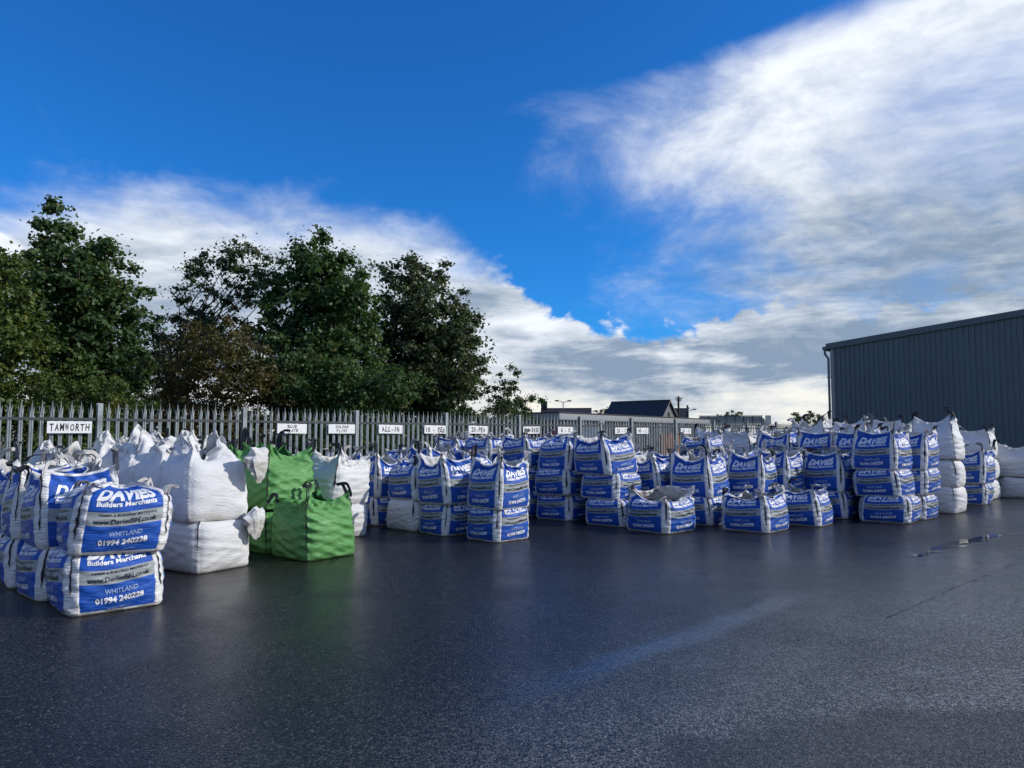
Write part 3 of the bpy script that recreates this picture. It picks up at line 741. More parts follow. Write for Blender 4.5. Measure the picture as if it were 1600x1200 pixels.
def loop_mesh(S, k, m, mode, rnd, size=.17, wd=.045):
    vt = {'closed': .74, 'crumpled': .84}.get(S.style, .985)
    pa = S(np.array([k]), np.array([.05]), np.array([vt]))[0]; pb = S(np.array([(k - 1) % 4]), np.array([.95]), np.array([vt]))[0]
    pc = S(np.array([k]), np.array([.0]), np.array([vt + .015]))[0]
    o = pc.copy(); o[2] = 0; o /= np.linalg.norm(o); tdir = np.array([-o[1], o[0], 0])
    h = size * rnd.uniform(.8, 1.25)
    if mode == 'up': lean = o * rnd.uniform(-.08, .06) + tdir * rnd.uniform(-.05, .05); top = pc + lean + [0, 0, h]; spread = .10
    elif mode == 'in': top = pc - o * rnd.uniform(.10, .22) + tdir * rnd.uniform(-.08, .08) + [0, 0, h * .35]; spread = .12
    elif mode == 'out': top = pc + o * rnd.uniform(.08, .14) + tdir * rnd.uniform(-.05, .05) + [0, 0, -h * .35]; spread = .10
    else: top = pc + tdir * rnd.choice((-1, 1)) * rnd.uniform(.12, .2) + [0, 0, h * .3]; spread = .07
    lift = [0, 0, h * (.75 if mode != 'out' else .55)]
    pts = [pa - [0, 0, .06], pa, pa + np.array(lift) * .7 + (top - pc) * .35, top + tdir * spread * .5, top - tdir * spread * .5, pb + np.array(lift) * .7 + (top - pc) * .35, pb, pb - [0, 0, .06]]
    pts = np.array(pts)
    # Catmull-Rom
    Q = []
    ext = np.vstack([2 * pts[0] - pts[1], pts, 2 * pts[-1] - pts[-2]])
    for i in range(1, len(ext) - 2):
        for t in np.linspace(0, 1, 6, endpoint=False):
            a, b_, c_, d_ = ext[i - 1:i + 3]
            Q.append(.5 * ((2 * b_) + (c_ - a) * t + (2 * a - 5 * b_ + 4 * c_ - d_) * t * t + (-a + 3 * b_ - 3 * c_ + d_) * t ** 3))
    Q.append(pts[-1]); Q = np.array(Q)
    V = []; F = []
    T = np.gradient(Q, axis=0); T /= np.linalg.norm(T, axis=1, keepdims=True)
    sd_ = o.copy()
    for i in range(len(Q)):
        s_ = sd_ - T[i] * sd_.dot(T[i]); s_ /= max(np.linalg.norm(s_), 1e-6); sd_ = s_
        nrm = np.cross(T[i], s_)
        for a, b_ in ((-1, -1), (1, -1), (1, 1), (-1, 1)): V.append(Q[i] + s_ * a * wd / 2 + nrm * b_ * .003)
    for i in range(len(Q) - 1):
        for j in range(4): F.append((4 * i + j, 4 * i + (j + 1) % 4, 4 * i + 4 + (j + 1) % 4, 4 * i + 4 + j))
    F += [(3, 2, 1, 0), tuple(4 * (len(Q) - 1) + i for i in range(4))]
    return mesh_np('lifting_loop', V, F, [m], smooth=False)

def contents_mesh(S, m, zf):
    n = 32; V = [(S.sh[0] * zf, S.sh[1] * zf, zf + .03)]; F = []
    K = np.repeat(np.arange(4), 8); U = np.tile(np.arange(8) / 8, 4)
    edge_ = S(K, U, np.full(n, S.vf + .06))
    for f, dz in ((.35, .025), (.7, .0), (.97, -.02)):
        for e in edge_: V.append((e[0] * f, e[1] * f, zf + dz + random.uniform(-.012, .012)))
    for j in range(n): F.append((0, 1 + j, 1 + (j + 1) % n))
    for r_ in range(2):
        for j in range(n): F.append((1 + r_ * n + j, 1 + (r_ + 1) * n + j, 1 + (r_ + 1) * n + (j + 1) % n, 1 + r_ * n + (j + 1) % n))
    return mesh_np('fill', V, F, [m], smooth=True)

def tied_skirt_mesh(seed):
    """the slack cloth of a tied filler skirt, hanging over the edge as a crumpled tongue"""
    rs = np.random.RandomState(seed); V = []; F = []; n, mr = 16, 11
    ph = rs.uniform(0, 6.28, 6)
    for i in range(mr):
        t = i / (mr - 1)
        cx = .02 + .17 * math.sin(min(1, t * 1.25) * 1.5); cz = .10 * math.sin(t * 3.0) - .30 * max(0, t - .25) ** 1.1
        rad = .035 + .105 * math.sin(math.pi * min(1, t * .85 + .12)) if i < mr - 1 else .05
        for j in range(n):
            a = 2 * math.pi * j / n
            rr = rad * (1 + .5 * abs(math.sin(2.5 * a + ph[0] + 2 * t)) - .3 * abs(math.sin(4 * a + ph[1] + 3 * t)) + rs.uniform(-.14, .14))
            V.append((cx + .35 * rr * math.cos(a) * (1 if t < .5 else 1.1), rr * 1.05 * math.sin(a), cz + rr * .8 * math.cos(a)))
    for i in range(mr - 1):
        for j in range(n): F.append((i * n + j, i * n + (j + 1) % n, (i + 1) * n + (j + 1) % n, (i + 1) * n + j))
    F.append(tuple(range((mr - 1) * n, mr * n)))
    me = mesh_np('tied_skirt', V, F, [M['white']], smooth=False)
    me.uv_layers.new(name='UVMap').data.foreach_set('uv', np.array([(V[l.vertex_index][1] * 2 + .5, V[l.vertex_index][2] * 3) for l in me.loops], dtype=np.float32).ravel())
    return me

def make_variant(kind, style, seed, puff=1.0, tall=1.0):
    rnd = random.Random(seed * 13 + 1); S = Shape(style, seed, puff, tall)
    outer, inner = {'blue': (M['print'], M['liner']), 'white': (M['white'], M['liner']), 'green': (M['green'], M['green_in'])}[kind]
    parts = [('body', bag_body(S, outer, inner), None)]
    if kind == 'blue':
        for k in range(4):
            for UV, F, ink in PRINT:
                K = np.full(len(UV), k); p = S(K, UV[:, 0], UV[:, 1]); nrm = S.normal(K, UV[:, 0], UV[:, 1])
                parts.append(('printed_line', mesh_np('printed_line', p + nrm * .0045, F, [ink]), 0))
    for k in range(4):
        if style != 'skirt': parts.append(('corner_strap', corner_strap(S, k, M['strap'], {'blue': .22, 'white': .30, 'green': .02}[kind] + rnd.uniform(-.05, .05) * (kind != 'green'), .026 if kind != 'green' else .018), 0))
    if style in ('open', 'low', 'crumpled', 'closed'):
        for k in range(4):
            lm = M['strap'] if kind == 'green' else rnd.choice((M['strap'], M['loop'], M['loop_pale'], M['loop_pale']))
            mode = {'open': ('up', 'in', 'in', 'side', 'side', 'out'), 'low': ('in', 'in', 'side', 'out'), 'crumpled': ('in', 'side', 'up'), 'closed': ('in', 'in', 'side')}[style]
            if style in ('crumpled', 'closed'):
                pass
            if seed == 127: mode = ('out', 'side')
            parts.append(('lifting_loop', loop_mesh(S, k, lm, rnd.choice(mode), rnd, .13 if kind != 'green' else .2), None))
    if style in ('open', 'low', 'skirt'):
        parts.append(('fill', contents_mesh(S, M['sand'] if seed == 127 else M['gravel'], float(np.interp(S.vf, S.g, S.z)) - .03), None))
    top = float(S(np.array([0]), np.array([.5]), np.array([.8]))[0][2])
    return parts

VAR = {}
def variant(kind, style, i, **kw):
    key = (kind, style, i)
    if key not in VAR: VAR[key] = make_variant(kind, style, {'blue': 100, 'white': 200, 'green': 300}[kind] + {'open': 0, 'low': 20, 'under': 40, 'closed': 60, 'crumpled': 70, 'skirt': 80}[style] + i, **kw)
    return VAR[key]

BAGC = {'blue': 'blue printed', 'white': 'plain white', 'green': 'bright green'}
def place_bag(parts, loc, rz, sx, sz, label, group, name):
    root = empty(name, loc, rz); root.scale = (sx, sx, sz)
    tag(root, label, 'bulk bag', group)
    body = None
    for nm, me, par in parts:
        o = link(nm, me, root if par is None else body)
        if nm == 'body': body = o
    return root

rnd = random.Random(21)
ORD = ['yard-end', 'second', 'third', 'fourth', 'fifth', 'sixth', 'seventh', 'eighth']
STEP = {'blue': .55, 'white': .56, 'green': .575}
stats = {'n': 0}
def stack(p, q, spec, row, idx, L=.92, rot=0.0, turn=None, zs=1.0, offs=None):
    """a stack of bags whose near bottom corner stands at (p, q); spec lists (kind, style, variant) from the ground up"""
    z = 0.0; half = L / 2; n = len(spec)
    for lv, (kind, style, vi) in enumerate(spec):
        jx, jy = (offs[lv] if offs else (rnd.uniform(-.035, .035), rnd.uniform(-.035, .035)))
        c = yard(p + half + jx, q - half + jy, z)
        a = FA + R(rot) + R(rnd.uniform(-5.5, 5.5)) + (math.pi / 2) * (rnd.randint(0, 3) if turn is None else turn[lv])
        s = L / .92 * rnd.uniform(.96, 1.03)
        col_ = BAGC[kind]
        where = {1: 'single', 2: ['lower', 'upper'][lv] if n == 2 else '', 3: ''}.get(n, '') or (['bottom', 'middle', 'top'][lv])
        if n == 1: label = f'{col_} bulk bag on its own, {ORD[idx]} in {row}'
        else: label = f'{col_} bulk bag, {where} of the {ORD[idx]} stack in {row}'
        ro = place_bag(variant(kind, style, vi), c, a, s, zs * rnd.uniform(.97, 1.03), label, f'{col_} bulk bags in {row}', f'{kind}_bulk_bag')
        if lv: ro.rotation_euler.x = R(rnd.uniform(-2.2, 2.2)); ro.rotation_euler.y = R(rnd.uniform(-2.2, 2.2))
        z += (STEP[kind] if style != 'skirt' else .66) * zs
        stats['n'] += 1

B_ = lambda s, i: ('blue', s, i); Wh = lambda s, i: ('white', s, i); Gr = lambda s, i: ('green', s, i)
nxt = {'U': 0, 'O': 0}
def U(i): nxt['U'] += 1; return B_('under', (nxt['U'] * 3 + i) % 6)
def O(i): nxt['O'] += 1; return B_('open', (nxt['O'] * 3 + i) % 8)
C = lambda i: B_('crumpled', i % 3)

# row below the fence corner, nearest the road side
r = 'the row beside TAMWORTH'
stack(-2.06, 6.56, [U(0), B_('closed', 0)], r, 0, .93, -4, zs=1.06)
for i, q in enumerate((5.55, 4.58, 3.6, 2.6)): stack(-2.15, q, [U(i + 1), O(i)], r, i + 1, .92, -2)
# white bags with filler skirts
r = 'the skirted white row under TAMWORTH'
stack(-.42, 5.11, [Wh('under', 0), Wh('skirt', 0)], r, 0, .90, 8, zs=1.16)
for i, q in enumerate((4.12, 3.15, 2.18, 1.2)): stack(-.45, q, [Wh('under', i % 2), Wh('skirt', 1 + i % 3)], r, i + 1, .95, 2, zs=1.13)
for i, q in enumerate((2.5, 1.5)): stack(-1.45 + .06, q - .2, [Wh('under', i), Wh('skirt', 2 - i)], 'the short skirted row', i, .92, 4, zs=1.04)
# green bags
r = 'the green row'
stack(1.11, 5.32, [('green', 'open', 0)], r, 0, .95, 4, zs=1.06)
for i, q in enumerate((4.22, 3.2, 2.2, 1.2)): stack(1.05, q, [Gr('under', i % 2), Gr('open', 1 + i % 3)], r, i + 1, .97, 2, zs=1.11)
# white open bags
r = 'the white row under BLUE SLATE'
for i, q in enumerate((3.63, 2.62, 1.6)): stack(2.45, q, [Wh('under', i % 2), Wh('open', i)], r, i, .95, 4, zs=1.04)
# golden flint row
r = 'the GOLDEN FLINT row'
stack(4.33, 5.99, [U(2), O(3)], r, 0, .88, 0)
stack(4.21, 4.79, [U(0), O(4)], r, 1, .90, 2)
stack(4.20, 3.83, [Wh('under', 1), C(0)], r, 2, .90, -2)
for i, q in enumerate((2.63, 1.6)): stack(4.2, q, [U(i), O(i + 1)], r, i + 3, .92)
r = 'the ALL-IN row'
for i, q in enumerate((3.5, 2.45, 1.4)): stack(5.75, q, [U(i), C(i + 1) if i != 1 else O(i + 2)], r, i, .98, 0, zs=1.1)
r = 'the 10-PEA row'
stack(7.22, 7.36, [B_('low', 7)], r, 0, .98, 0, turn=[0])
stack(7.45, 6.21, [U(1), U(2), O(2)], r, 1, .98, 0, offs=[(0, .0), (.0, -.16), (-.02, -.24)], zs=.92)
stack(7.50, 4.79, [U(0), U(1), C(2)], r, 2, .98, 2, zs=.95)
for i, q in enumerate((3.62, 2.4, 1.3)): stack(7.5, q, [U(i), U(i + 1), B_('low', 2 + i % 2)], r, i + 3, .95, zs=.97)
r = 'the 20-PEA row'
stack(8.57, 8.61, [B_('low', 0)], r, 0, .98, 0)
stack(8.84, 7.30, [U(2), O(1)], r, 1, .94, 0)
for i, q in enumerate((6.25, 5.2, 4.2)): stack(8.8, q, [U(i), O(i + 2)], r, i + 2, .92)
r = 'the row after 20-PEA'
stack(10.14, 8.89, [B_('low', 1)], r, 0, .92, 0)
for i, q in enumerate((7.68, 6.7, 5.7, 4.7)): stack(10.14 + .1 * (i == 0), q, [U(i + 1), O(i + 3)], r, i + 1, .90)
stack(11.03, 7.9, [U(0), O(4)], 'the short row before SUB-BASE', 0, .88, zs=1.06)
stack(11.03, 6.9, [U(1), O(0)], 'the short row before SUB-BASE', 1, .88)
r = 'the SUB-BASE row'
stack(11.89, 9.94, [U(1), U(0), O(0)], r, 0, 1.0, 0, offs=[(0, 0), (0, -.06), (0, -.12)], zs=.96)
stack(11.94, 8.74, [U(2), O(2)], r, 1, .95)
stack(11.94, 7.7, [U(0), O(3)], r, 2, .92)
r = 'the 6-D row'
for i, q in enumerate((10.03, 9.05, 8.12, 7.1)): stack(12.93, q, [U(i), U(i + 2), O(i + 1)], r, i, .95, zs=.96)
stack(12.9, 4.9, [U(0), U(1), B_('low', 2)], r, 4, .95, zs=.97)
r = 'the tall white row under 20-C'
for i, q in enumerate((10.13, 9.15, 8.18, 7.2, 6.25, 5.55 - .3, 4.9 - .6)): stack(14.73, q, [Wh('under', i % 2), Wh('under', (i + 1) % 2), Wh('open', i % 3)], r, i, .95, zs=1.08 if i < 4 else .98)
r = 'the blue row under 40-C'
for i, q in enumerate((10.08, 9.05)): stack(17.64, q, [U(i), O(i + 2)], r, i, .92)
r = 'the white row under 20-D'
for i, q in enumerate((9.86, 8.85)): stack(19.6, q, [Wh('under', i), Wh('under', 1 - i), Wh('open', i + 1)], r, i, .97)
r = 'the white row nearest the warehouse'
for i, q in enumerate((10.65, 9.6)): stack(20.75, q, [Wh('under', 1 - i), Wh('open', i)], r, i, 1.02, zs=1.06)

# tied skirts hanging from the front white stack
for i, (dq, z, s_) in enumerate(((0.0, .62, 1.0), (0.0, 1.42, 1.15))):
    me = tied_skirt_mesh(5 + i)
    base = yard(-.42 + .86, 5.11 - .10, z)
    host = [o for o in col.objects if o.type == 'EMPTY' and o.name.startswith('white_bulk_bag') and 'yard-end' in o.get('label', '') and 'skirted white row under' in o.get('label', '')][i]
    o = link('tied_skirt', me, host)
    bpy.context.view_layer.update()
    o.matrix_world = Matrix.Translation(base) @ Matrix.Rotation(R(-20), 4, 'Z') @ Matrix.Scale(s_, 4)

# straw-coloured bag seen over the far end of the first row
place_bag(variant('white', 'under', 3), yard(-3.6, 2.3, 0), FA, 1.05, 2.2, 'straw coloured bulk bag half hidden behind the first blue row', None, 'straw_bulk_bag')
for o in col.objects:
    if o.parent and o.parent.name.startswith('straw_bulk_bag') and o.name.startswith('body'):
        o.data = o.data.copy(); o.data.materials[0] = M['pallet_bag']; o.data.materials[1] = M['pallet_bag']

# ------------------------------------------------------------------ signs
SIGNS = [(['TAMWORTH'], -.84), (['BLUE', 'SLATE'], 3.46), (['GOLDEN', 'FLINT'], 4.71), (['ALL-IN'], 6.08), (['10 - PEA'], 7.47), (['20-PEA'], 8.97), (['SUB-BASE'], 11.08), (['6 - D'], 12.6), (['20 - C'], 15.46), (['40 - C'], 16.68), (['20 - D'], 19.47)]
for lines, p in SIGNS:
    t_ = '-'.join(lines) if len(lines) == 1 else ' '.join(lines)
    root = empty('material_sign', yard(p + .35, 0.056, 1.93), FA); root.rotation_euler.y = R(rnd.uniform(-.8, .8))
    extra = {'6 - D': 'in front of the parked lorry', '20 - C': 'first of a close pair of boards', '40 - C': 'beside the orange timber packs', '20 - D': 'last one towards the warehouse',
             '10 - PEA': 'between the all-in and larger pea boards', '20-PEA': 'between the smaller pea and sub-base boards'}.get(t_, 'on the palisade fence')
    tag(root, f'white board hand lettered {t_.replace(" ", "") if len(lines) == 1 else t_}, {extra}', 'sign', 'hand lettered signs along the fence')
    MB().box((0, 0, 0), (.70, .012, .21)).build('board', M['board'], root)
    for li, s in enumerate(lines):
        rr = random.Random(s); n = len(s); h = .125 if len(lines) == 1 else .062
        wid = {1: min(.64, .088 * n), 2: min(.36, .058 * n)}[len(lines)]
        zc = -.06 if len(lines) == 1 else (.018 if li == 0 else -.072)
        VV, FF = [], []
        for i, ch in enumerate(s):
            if ch == ' ': continue
            V, F = text_mesh(ch, .022, rr.uniform(-.05, .12))
            if not len(V): continue
            w = max(V[:, 0].max() - V[:, 0].min(), .2); sc_x = wid / n * .80 / max(w, .45); a = rr.uniform(-.08, .08)
            x = (V[:, 0] - (V[:, 0].max() + V[:, 0].min()) / 2) * sc_x; y = V[:, 1] * h / .70 * rr.uniform(.92, 1.06)
            X = x * math.cos(a) - y * math.sin(a) + (i + .5 - n / 2) * wid / n; Z = x * math.sin(a) + y * math.cos(a) + zc + rr.uniform(-.006, .006)
            b = len(VV); VV += [(xx, -.0085, zz) for xx, zz in zip(X, Z)]; FF += [tuple(j + b for j in f) for f in F]
        link('lettering', mesh_np('lettering', VV, FF, [M['paint']]), root)
    cl = MB()
    for x in (-.28, .28): cl.box((x, .012, .095), (.02, .03, .06))
    cl.build('hanger', M['galv_dark'], root)

# ------------------------------------------------------------------ trees and bushes
def make_tree(name, label, cat, blobs, m, leaf, n_leaf, trunk_r, seed, clump=.42, depth=1.0, group=None, bare=0.0, crown='crown', sub=10):
    """blobs: (x, y, z, rx, rz) ellipsoids of the crown; leaves gather in clumps at the ends of twigs"""
    rs = np.random.RandomState(seed)
    B = np.array(blobs, float); bx, by = B[:, 0].mean(), B[:, 1].mean()
    lowest = B[B[:, 2].argmin()]; bx = (bx + lowest[0]) / 2
    root = empty(name, (bx, by, -.03)); tag(root, label, cat, group)
    vol = B[:, 3] ** 2 * B[:, 4]; n_leaf = int(n_leaf * 1.7); leaf *= .74; clump *= .80
    nb = np.maximum(2, (vol / vol.sum() * (n_leaf / 85)).astype(int))
    cents, rads = [], []
    for (x, y, z, rx, rz), k in zip(B, nb):
        d = rs.normal(size=(k, 3)); d /= np.linalg.norm(d, axis=1, keepdims=True)
        rr = rs.uniform(.12, 1.0, (k, 1)) ** .5 * rs.uniform(.8, 1.18, (k, 1))
        c = d * rr * [rx, rx * depth, rz] + [x, y, z]; cents.append(c); rads.append(rs.uniform(.55, 1.25, k) * clump)
    C_ = np.concatenate(cents); Rd = np.concatenate(rads)
    ok = C_[:, 2] > .35; C_, Rd = C_[ok], Rd[ok]
    # trunk, limbs and twigs
    top = B[:, 2].max(); th = max(.6, top * .62)
    tb = MB(); tr = []; ph = rs.uniform(0, 6.28, 2)
    N = 9
    for i in range(N):
        f = i / (N - 1); tr.append(Vector((bx + .18 * math.sin(2.2 * f + ph[0]) * trunk_r * 6 * f, by + .15 * math.sin(2.7 * f + ph[1]) * trunk_r * 6 * f, th * f)))
    loc = Vector((bx, by, -.03))
    tb.tube([p - loc for p in tr], [trunk_r * (1.25 if i == 0 else 1) * (1 - .72 * i / (N - 1)) for i in range(N)], 9)
    tb.build('trunk', M['bark'], root, True)
    lb = MB(); order = rs.permutation(len(C_))
    nl = min(len(C_), 34); nodes = []
    for j in order[:nl]:
        e = Vector(C_[j]); hz = min(th * .98, max(th * .22, e.z * rs.uniform(.35, .7))); f = hz / th * (N - 1); i0 = int(min(f, N - 2)); s0 = tr[i0].lerp(tr[i0 + 1], f - i0)
        mid = s0.lerp(e, .5) + Vector((rs.uniform(-.15, .15), rs.uniform(-.15, .15), rs.uniform(.0, .35)))
        r0 = trunk_r * .38 * (1 - .5 * hz / th)
        pts = [s0, s0.lerp(mid, .6), mid, mid.lerp(e, .6), e]
        lb.tube([p - loc for p in pts], [r0, r0 * .75, r0 * .55, r0 * .35, r0 * .15], 5, False); nodes += [(pts[2], r0 * .45), (pts[3], r0 * .3), (e, r0 * .15)]
    NP = np.array([n_[0] for n_ in nodes])
    for j in order[nl:]:
        e = C_[j]; k = np.linalg.norm(NP - e, axis=1).argmin(); s0 = Vector(NP[k]); e = Vector(e)
        mid = s0.lerp(e, .5) + Vector(rs.uniform(-.08, .08, 3)); r0 = max(.006, nodes[k][1] * .6)
        lb.tube([p - loc for p in (s0, mid, e)], [r0, r0 * .7, r0 * .3], 4, False)
    lb.build('branch', M['bark'], root, True)
    # leaves
    per = rs.poisson(n_leaf / len(C_), len(C_)); ci = np.repeat(np.arange(len(C_)), per); n = len(ci)
    d = rs.normal(size=(n, 3)); d /= np.linalg.norm(d, axis=1, keepdims=True)
    pos = C_[ci] + d * np.abs(rs.normal(size=(n, 1))) * .62 * Rd[ci][:, None] * [1.15, 1.15, .8]
    nrm = d * .7 + rs.normal(size=(n, 3)) * .55 + [0, 0, .55]; nrm /= np.linalg.norm(nrm, axis=1, keepdims=True)
    ax = np.cross(nrm, rs.normal(size=(n, 3))); ax /= np.linalg.norm(ax, axis=1, keepdims=True); bi = np.cross(nrm, ax)
    L = (leaf * rs.uniform(.6, 1.35, n))[:, None]
    a = pos - ax * L * .5; b = pos + bi * L * .42 + nrm * L * .10 + ax * L * .08; c = pos + ax * L * .55 - nrm * L * .08; e = pos - bi * L * .42 + nrm * L * .10 + ax * L * .08
    V = np.stack([a, b, c, e], 1).reshape(-1, 3) - np.array(loc); V[:, 2] = np.maximum(V[:, 2], .05)
    F = np.arange(n * 4).reshape(-1, 4)
    link(crown, mesh_np(crown, V, F, [m]), root)
    return root

TG = 'trees and bushes beyond the fence'
make_tree('sycamore_tree', 'tallest dark green tree with a pointed leader, left end of the tree line', 'tree', [(-12.6, 20, 7.7, .5, .75), (-12.25, 20.2, 6.35, 1.45, 1.3), (-11.31, 20, 4.93, 1.3, 1.4), (-12.8, 20, 4.93, 1.55, 1.4), (-11.69, 20.3, 3.44, 1.66, 1.05), (-12.0, 20.5, 1.9, 1.6, .9)], M['leaf'], .17, 30000, .20, 11, .40, group=TG)
make_tree('lime_tree', 'yellow green leafy tree at the end of the fence beside the tallest tree', 'tree', [(-12.13, 17, 5.67, .6, .8), (-11.95, 17, 4.91, .8, .9), (-11.82, 17, 3.86, .95, .95), (-12.83, 17, 4.61, .9, 1.8), (-12.4, 17, 2.4, 1.2, .9)], M['leaf_lime'], .13, 20000, .13, 12, .34, group=TG)
make_tree('hedge_bush', 'dense olive bush low under the tallest tree', 'bush', [(-11.44, 18.2, 2.7, 1.5, .75), (-9.91, 18.4, 2.6, .95, .75), (-10.7, 18.3, 1.5, 1.8, .9)], M['leaf_lime'], .09, 20000, .06, 13, .30, group=TG)
make_tree('alder_tree', 'thin grey green tree with branches showing between its leaves', 'tree', [(-10.04, 24, 7.26, .9, .68), (-8.79, 24, 7.65, .9, .68), (-10.33, 24, 6.2, .9, .63), (-9.18, 24, 6.52, .9, .68), (-8.03, 24, 6.84, .84, .95), (-11.25, 24, 5.24, .95, .63), (-12.07, 24, 4.71, .84, .73), (-9.3, 24, 4.8, 1.4, .9)], M['leaf_grey'], .13, 9500, .17, 14, .40, group=TG)
make_tree('sycamore_tree', 'dense dark dome shaped tree between the thin tree and its browner neighbour', 'tree', [(-6.29, 23, 7.45, .97, .81), (-5.77, 23, 6.42, 1.46, 1.11), (-7.07, 23, 5.81, 1.11, 1.21), (-5.14, 23, 5.4, 1.11, 1.41), (-6.03, 23.3, 4.19, 2.11, 1.31), (-6.0, 23.5, 2.4, 2.0, 1.2)], M['leaf'], .17, 34000, .22, 15, .42, group=TG)
make_tree('maple_tree', 'rounded tree with brownish leaf tips at the yard end of the tree line', 'tree', [(-3.55, 26, 7.37, 1.26, .92), (-2.92, 26, 5.87, 1.64, 1.48), (-4.1, 26, 5.64, 1.25, 1.82), (-2.5, 26, 4.27, 1.82, 1.59), (-3.4, 26.3, 3.59, 2.49, 1.02), (-1.71, 26, 4.84, .91, 1.36), (-3.0, 26.3, 2.2, 2.2, 1.0)], M['leaf_grey'], .17, 36000, .22, 16, .42, group=TG)
make_tree('hawthorn_bush', 'brownish autumn bush in front of the thin tree', 'bush', [(-7.92, 19.8, 3.91, 1.28, 1.02), (-8.84, 19.8, 3.31, 1.02, .85), (-7.05, 19.8, 3.14, 1.27, .76), (-8.0, 20, 1.8, 1.9, 1.0)], M['leaf_brown'], .085, 26000, .09, 17, .32, group=TG)
make_tree('hedge_bush', 'dark green bush at the foot of the dome shaped tree', 'bush', [(-6.26, 20.8, 3.39, 1.43, .98), (-4.56, 20.8, 3.21, 1.07, .8), (-3.39, 20.9, 3.12, 1.07, .71), (-4.9, 21, 1.7, 2.2, .9)], M['leaf'], .11, 24000, .08, 18, .34, group=TG)
make_tree('thorn_tree', 'dark thin bush filling the gap between the two tree groups', 'bush', [(-13.54, 27, 3.89, 1.65, 1.41), (-12.98, 27, 4.72, 1.06, 1.06), (-12.3, 26.5, 2.2, 2.4, 1.3)], M['leaf_grey'], .13, 13000, .12, 19, .42, group=TG)
make_tree('sapling_tree', 'small sparse sapling past the yard end of the tree line', 'tree', [(-.1, 30, 4.18, .52, .47), (-.52, 30, 3.55, .78, .65), (.31, 30, 3.55, .37, .39), (-.6, 30, 2.4, 1.0, .7)], M['leaf_grey'], .12, 3200, .06, 20, .28, group=TG)
make_tree('hedge_bush', 'low round bush beside the sapling and the long shed', 'bush', [(1.0, 36, 3.27, .63, .41), (-.16, 36, 3.14, 1.1, .44), (.2, 36, 2.2, 1.4, .7)], M['leaf'], .13, 6500, .06, 21, .3, group=TG)
make_tree('distant_tree', 'small distant tree between the two slate roofs', 'tree', [(14.29, 118, 5.0, 1.5, 1.2), (15.0, 118, 3.6, 2.0, 1.3)], M['leaf_grey'], .30, 2600, .15, 22, .5, group=TG)
make_tree('distant_tree', 'distant dark tree behind the footbridge', 'tree', [(39.55, 132, 5.2, 2.0, 1.0), (38.4, 132, 5.0, 1.5, .8), (39, 132, 3, 2.4, 1.5)], M['leaf'], .32, 3000, .18, 23, .55, group=TG)
make_tree('distant_tree', 'distant scrubby trees by the white shed near the warehouse', 'tree', [(34.8, 90, 3.7, 1.5, .8), (36.76, 90, 3.9, 1.7, .95), (38.47, 90, 3.6, .95, .7), (36.5, 90, 2.4, 3.2, 1.0)], M['leaf_grey'], .22, 5000, .12, 24, .45, group=TG)

# ------------------------------------------------------------------ beyond the fence
def house(name, label, loc, rz, L, Wd, wall, ridge, chimney=None, mwall='render_grey'):
    root = empty(name, loc, rz); tag(root, label, 'house')
    x, y = L / 2, Wd / 2
    b = MB(); b.add([(-x, -y, 0), (x, -y, 0), (x, y, 0), (-x, y, 0), (-x, -y, wall), (x, -y, wall), (x, y, wall), (-x, y, wall), (-x, 0, ridge - .08), (x, 0, ridge - .08)],
                    [(0, 1, 5, 4), (1, 2, 6, 9, 5), (2, 3, 7, 6), (3, 0, 4, 8, 7), (4, 5, 9, 8), (9, 6, 7, 8)])
    b.build('wall', M[mwall], root)
    r_ = MB(); o = .28; zt = ridge; ze = wall - (ridge - wall) * o / y
    for s in (-1, 1):
        r_.add([(-x - o, s * (y + o), ze), (x + o, s * (y + o), ze), (x + o, 0, zt), (-x - o, 0, zt), (-x - o, s * (y + o), ze + .12), (x + o, s * (y + o), ze + .12), (x + o, 0, zt + .12), (-x - o, 0, zt + .12)],
               [(0, 1, 2, 3), (4, 5, 6, 7), (0, 1, 5, 4), (1, 2, 6, 5), (3, 0, 4, 7)])
    ro = r_.build('roof', M['slate'], root)
    MB().tube([(-x - o, 0, zt + .13), (x + o, 0, zt + .13)], .09, 6).build('ridge_tile', M['slate'], ro)
    bb = MB()
    for s in (-1, 1):
        bb.add([(x + o + .02, s * (y + o), ze - .1), (x + o + .02, 0, zt - .06), (x + o + .02, 0, zt + .14), (x + o + .02, s * (y + o), ze + .14)], [(0, 1, 2, 3)])
    bb.build('barge_board', M['render_grey'], root)
    MB().box((x + .02, 0, wall + (ridge - wall) * .45), (.06, .6, .7)).build('vent', M['dark_wall'], root)
    for xx in (-L * .28, L * .05, L * .3):
        w_ = MB().box((xx, -y - .02, 1.5), (1.1, .08, 1.1)).build('window', M['dark_wall'], root)
        MB().box((xx, -y - .06, .92), (1.25, .12, .07)).build('sill', M['cream'], w_)
    if chimney is not None:
        c = MB().box((chimney, 0, ridge + .3), (.9, .7, 1.6)); c.box((chimney, 0, ridge + 1.15), (1.0, .8, .14))
        ch = c.build('chimney', M['dark_wall'], ro)
        MB().tube([(chimney, 0, ridge + 1.2), (chimney, 0, ridge + 1.55)], [.16, .12], 8).build('chimney_pot', M['dark_wall'], ch)
    return root
house('bungalow', 'dark slate roofed house with a grey pointed gable', (17.4, 100, 0), R(-40), 8.6, 6.4, 2.9, 6.2)
house('bungalow', 'low dark roofed house with a chimney at one end', (8.1, 110, 0), R(-6), 7.0, 6.5, 3.0, 5.55, chimney=-3.3, mwall='dark_wall')
house('bungalow', 'small dark roof peeping out behind the grey gable', (24.5, 112, 0), R(-10), 3.4, 5.0, 2.8, 5.6, mwall='dark_wall')

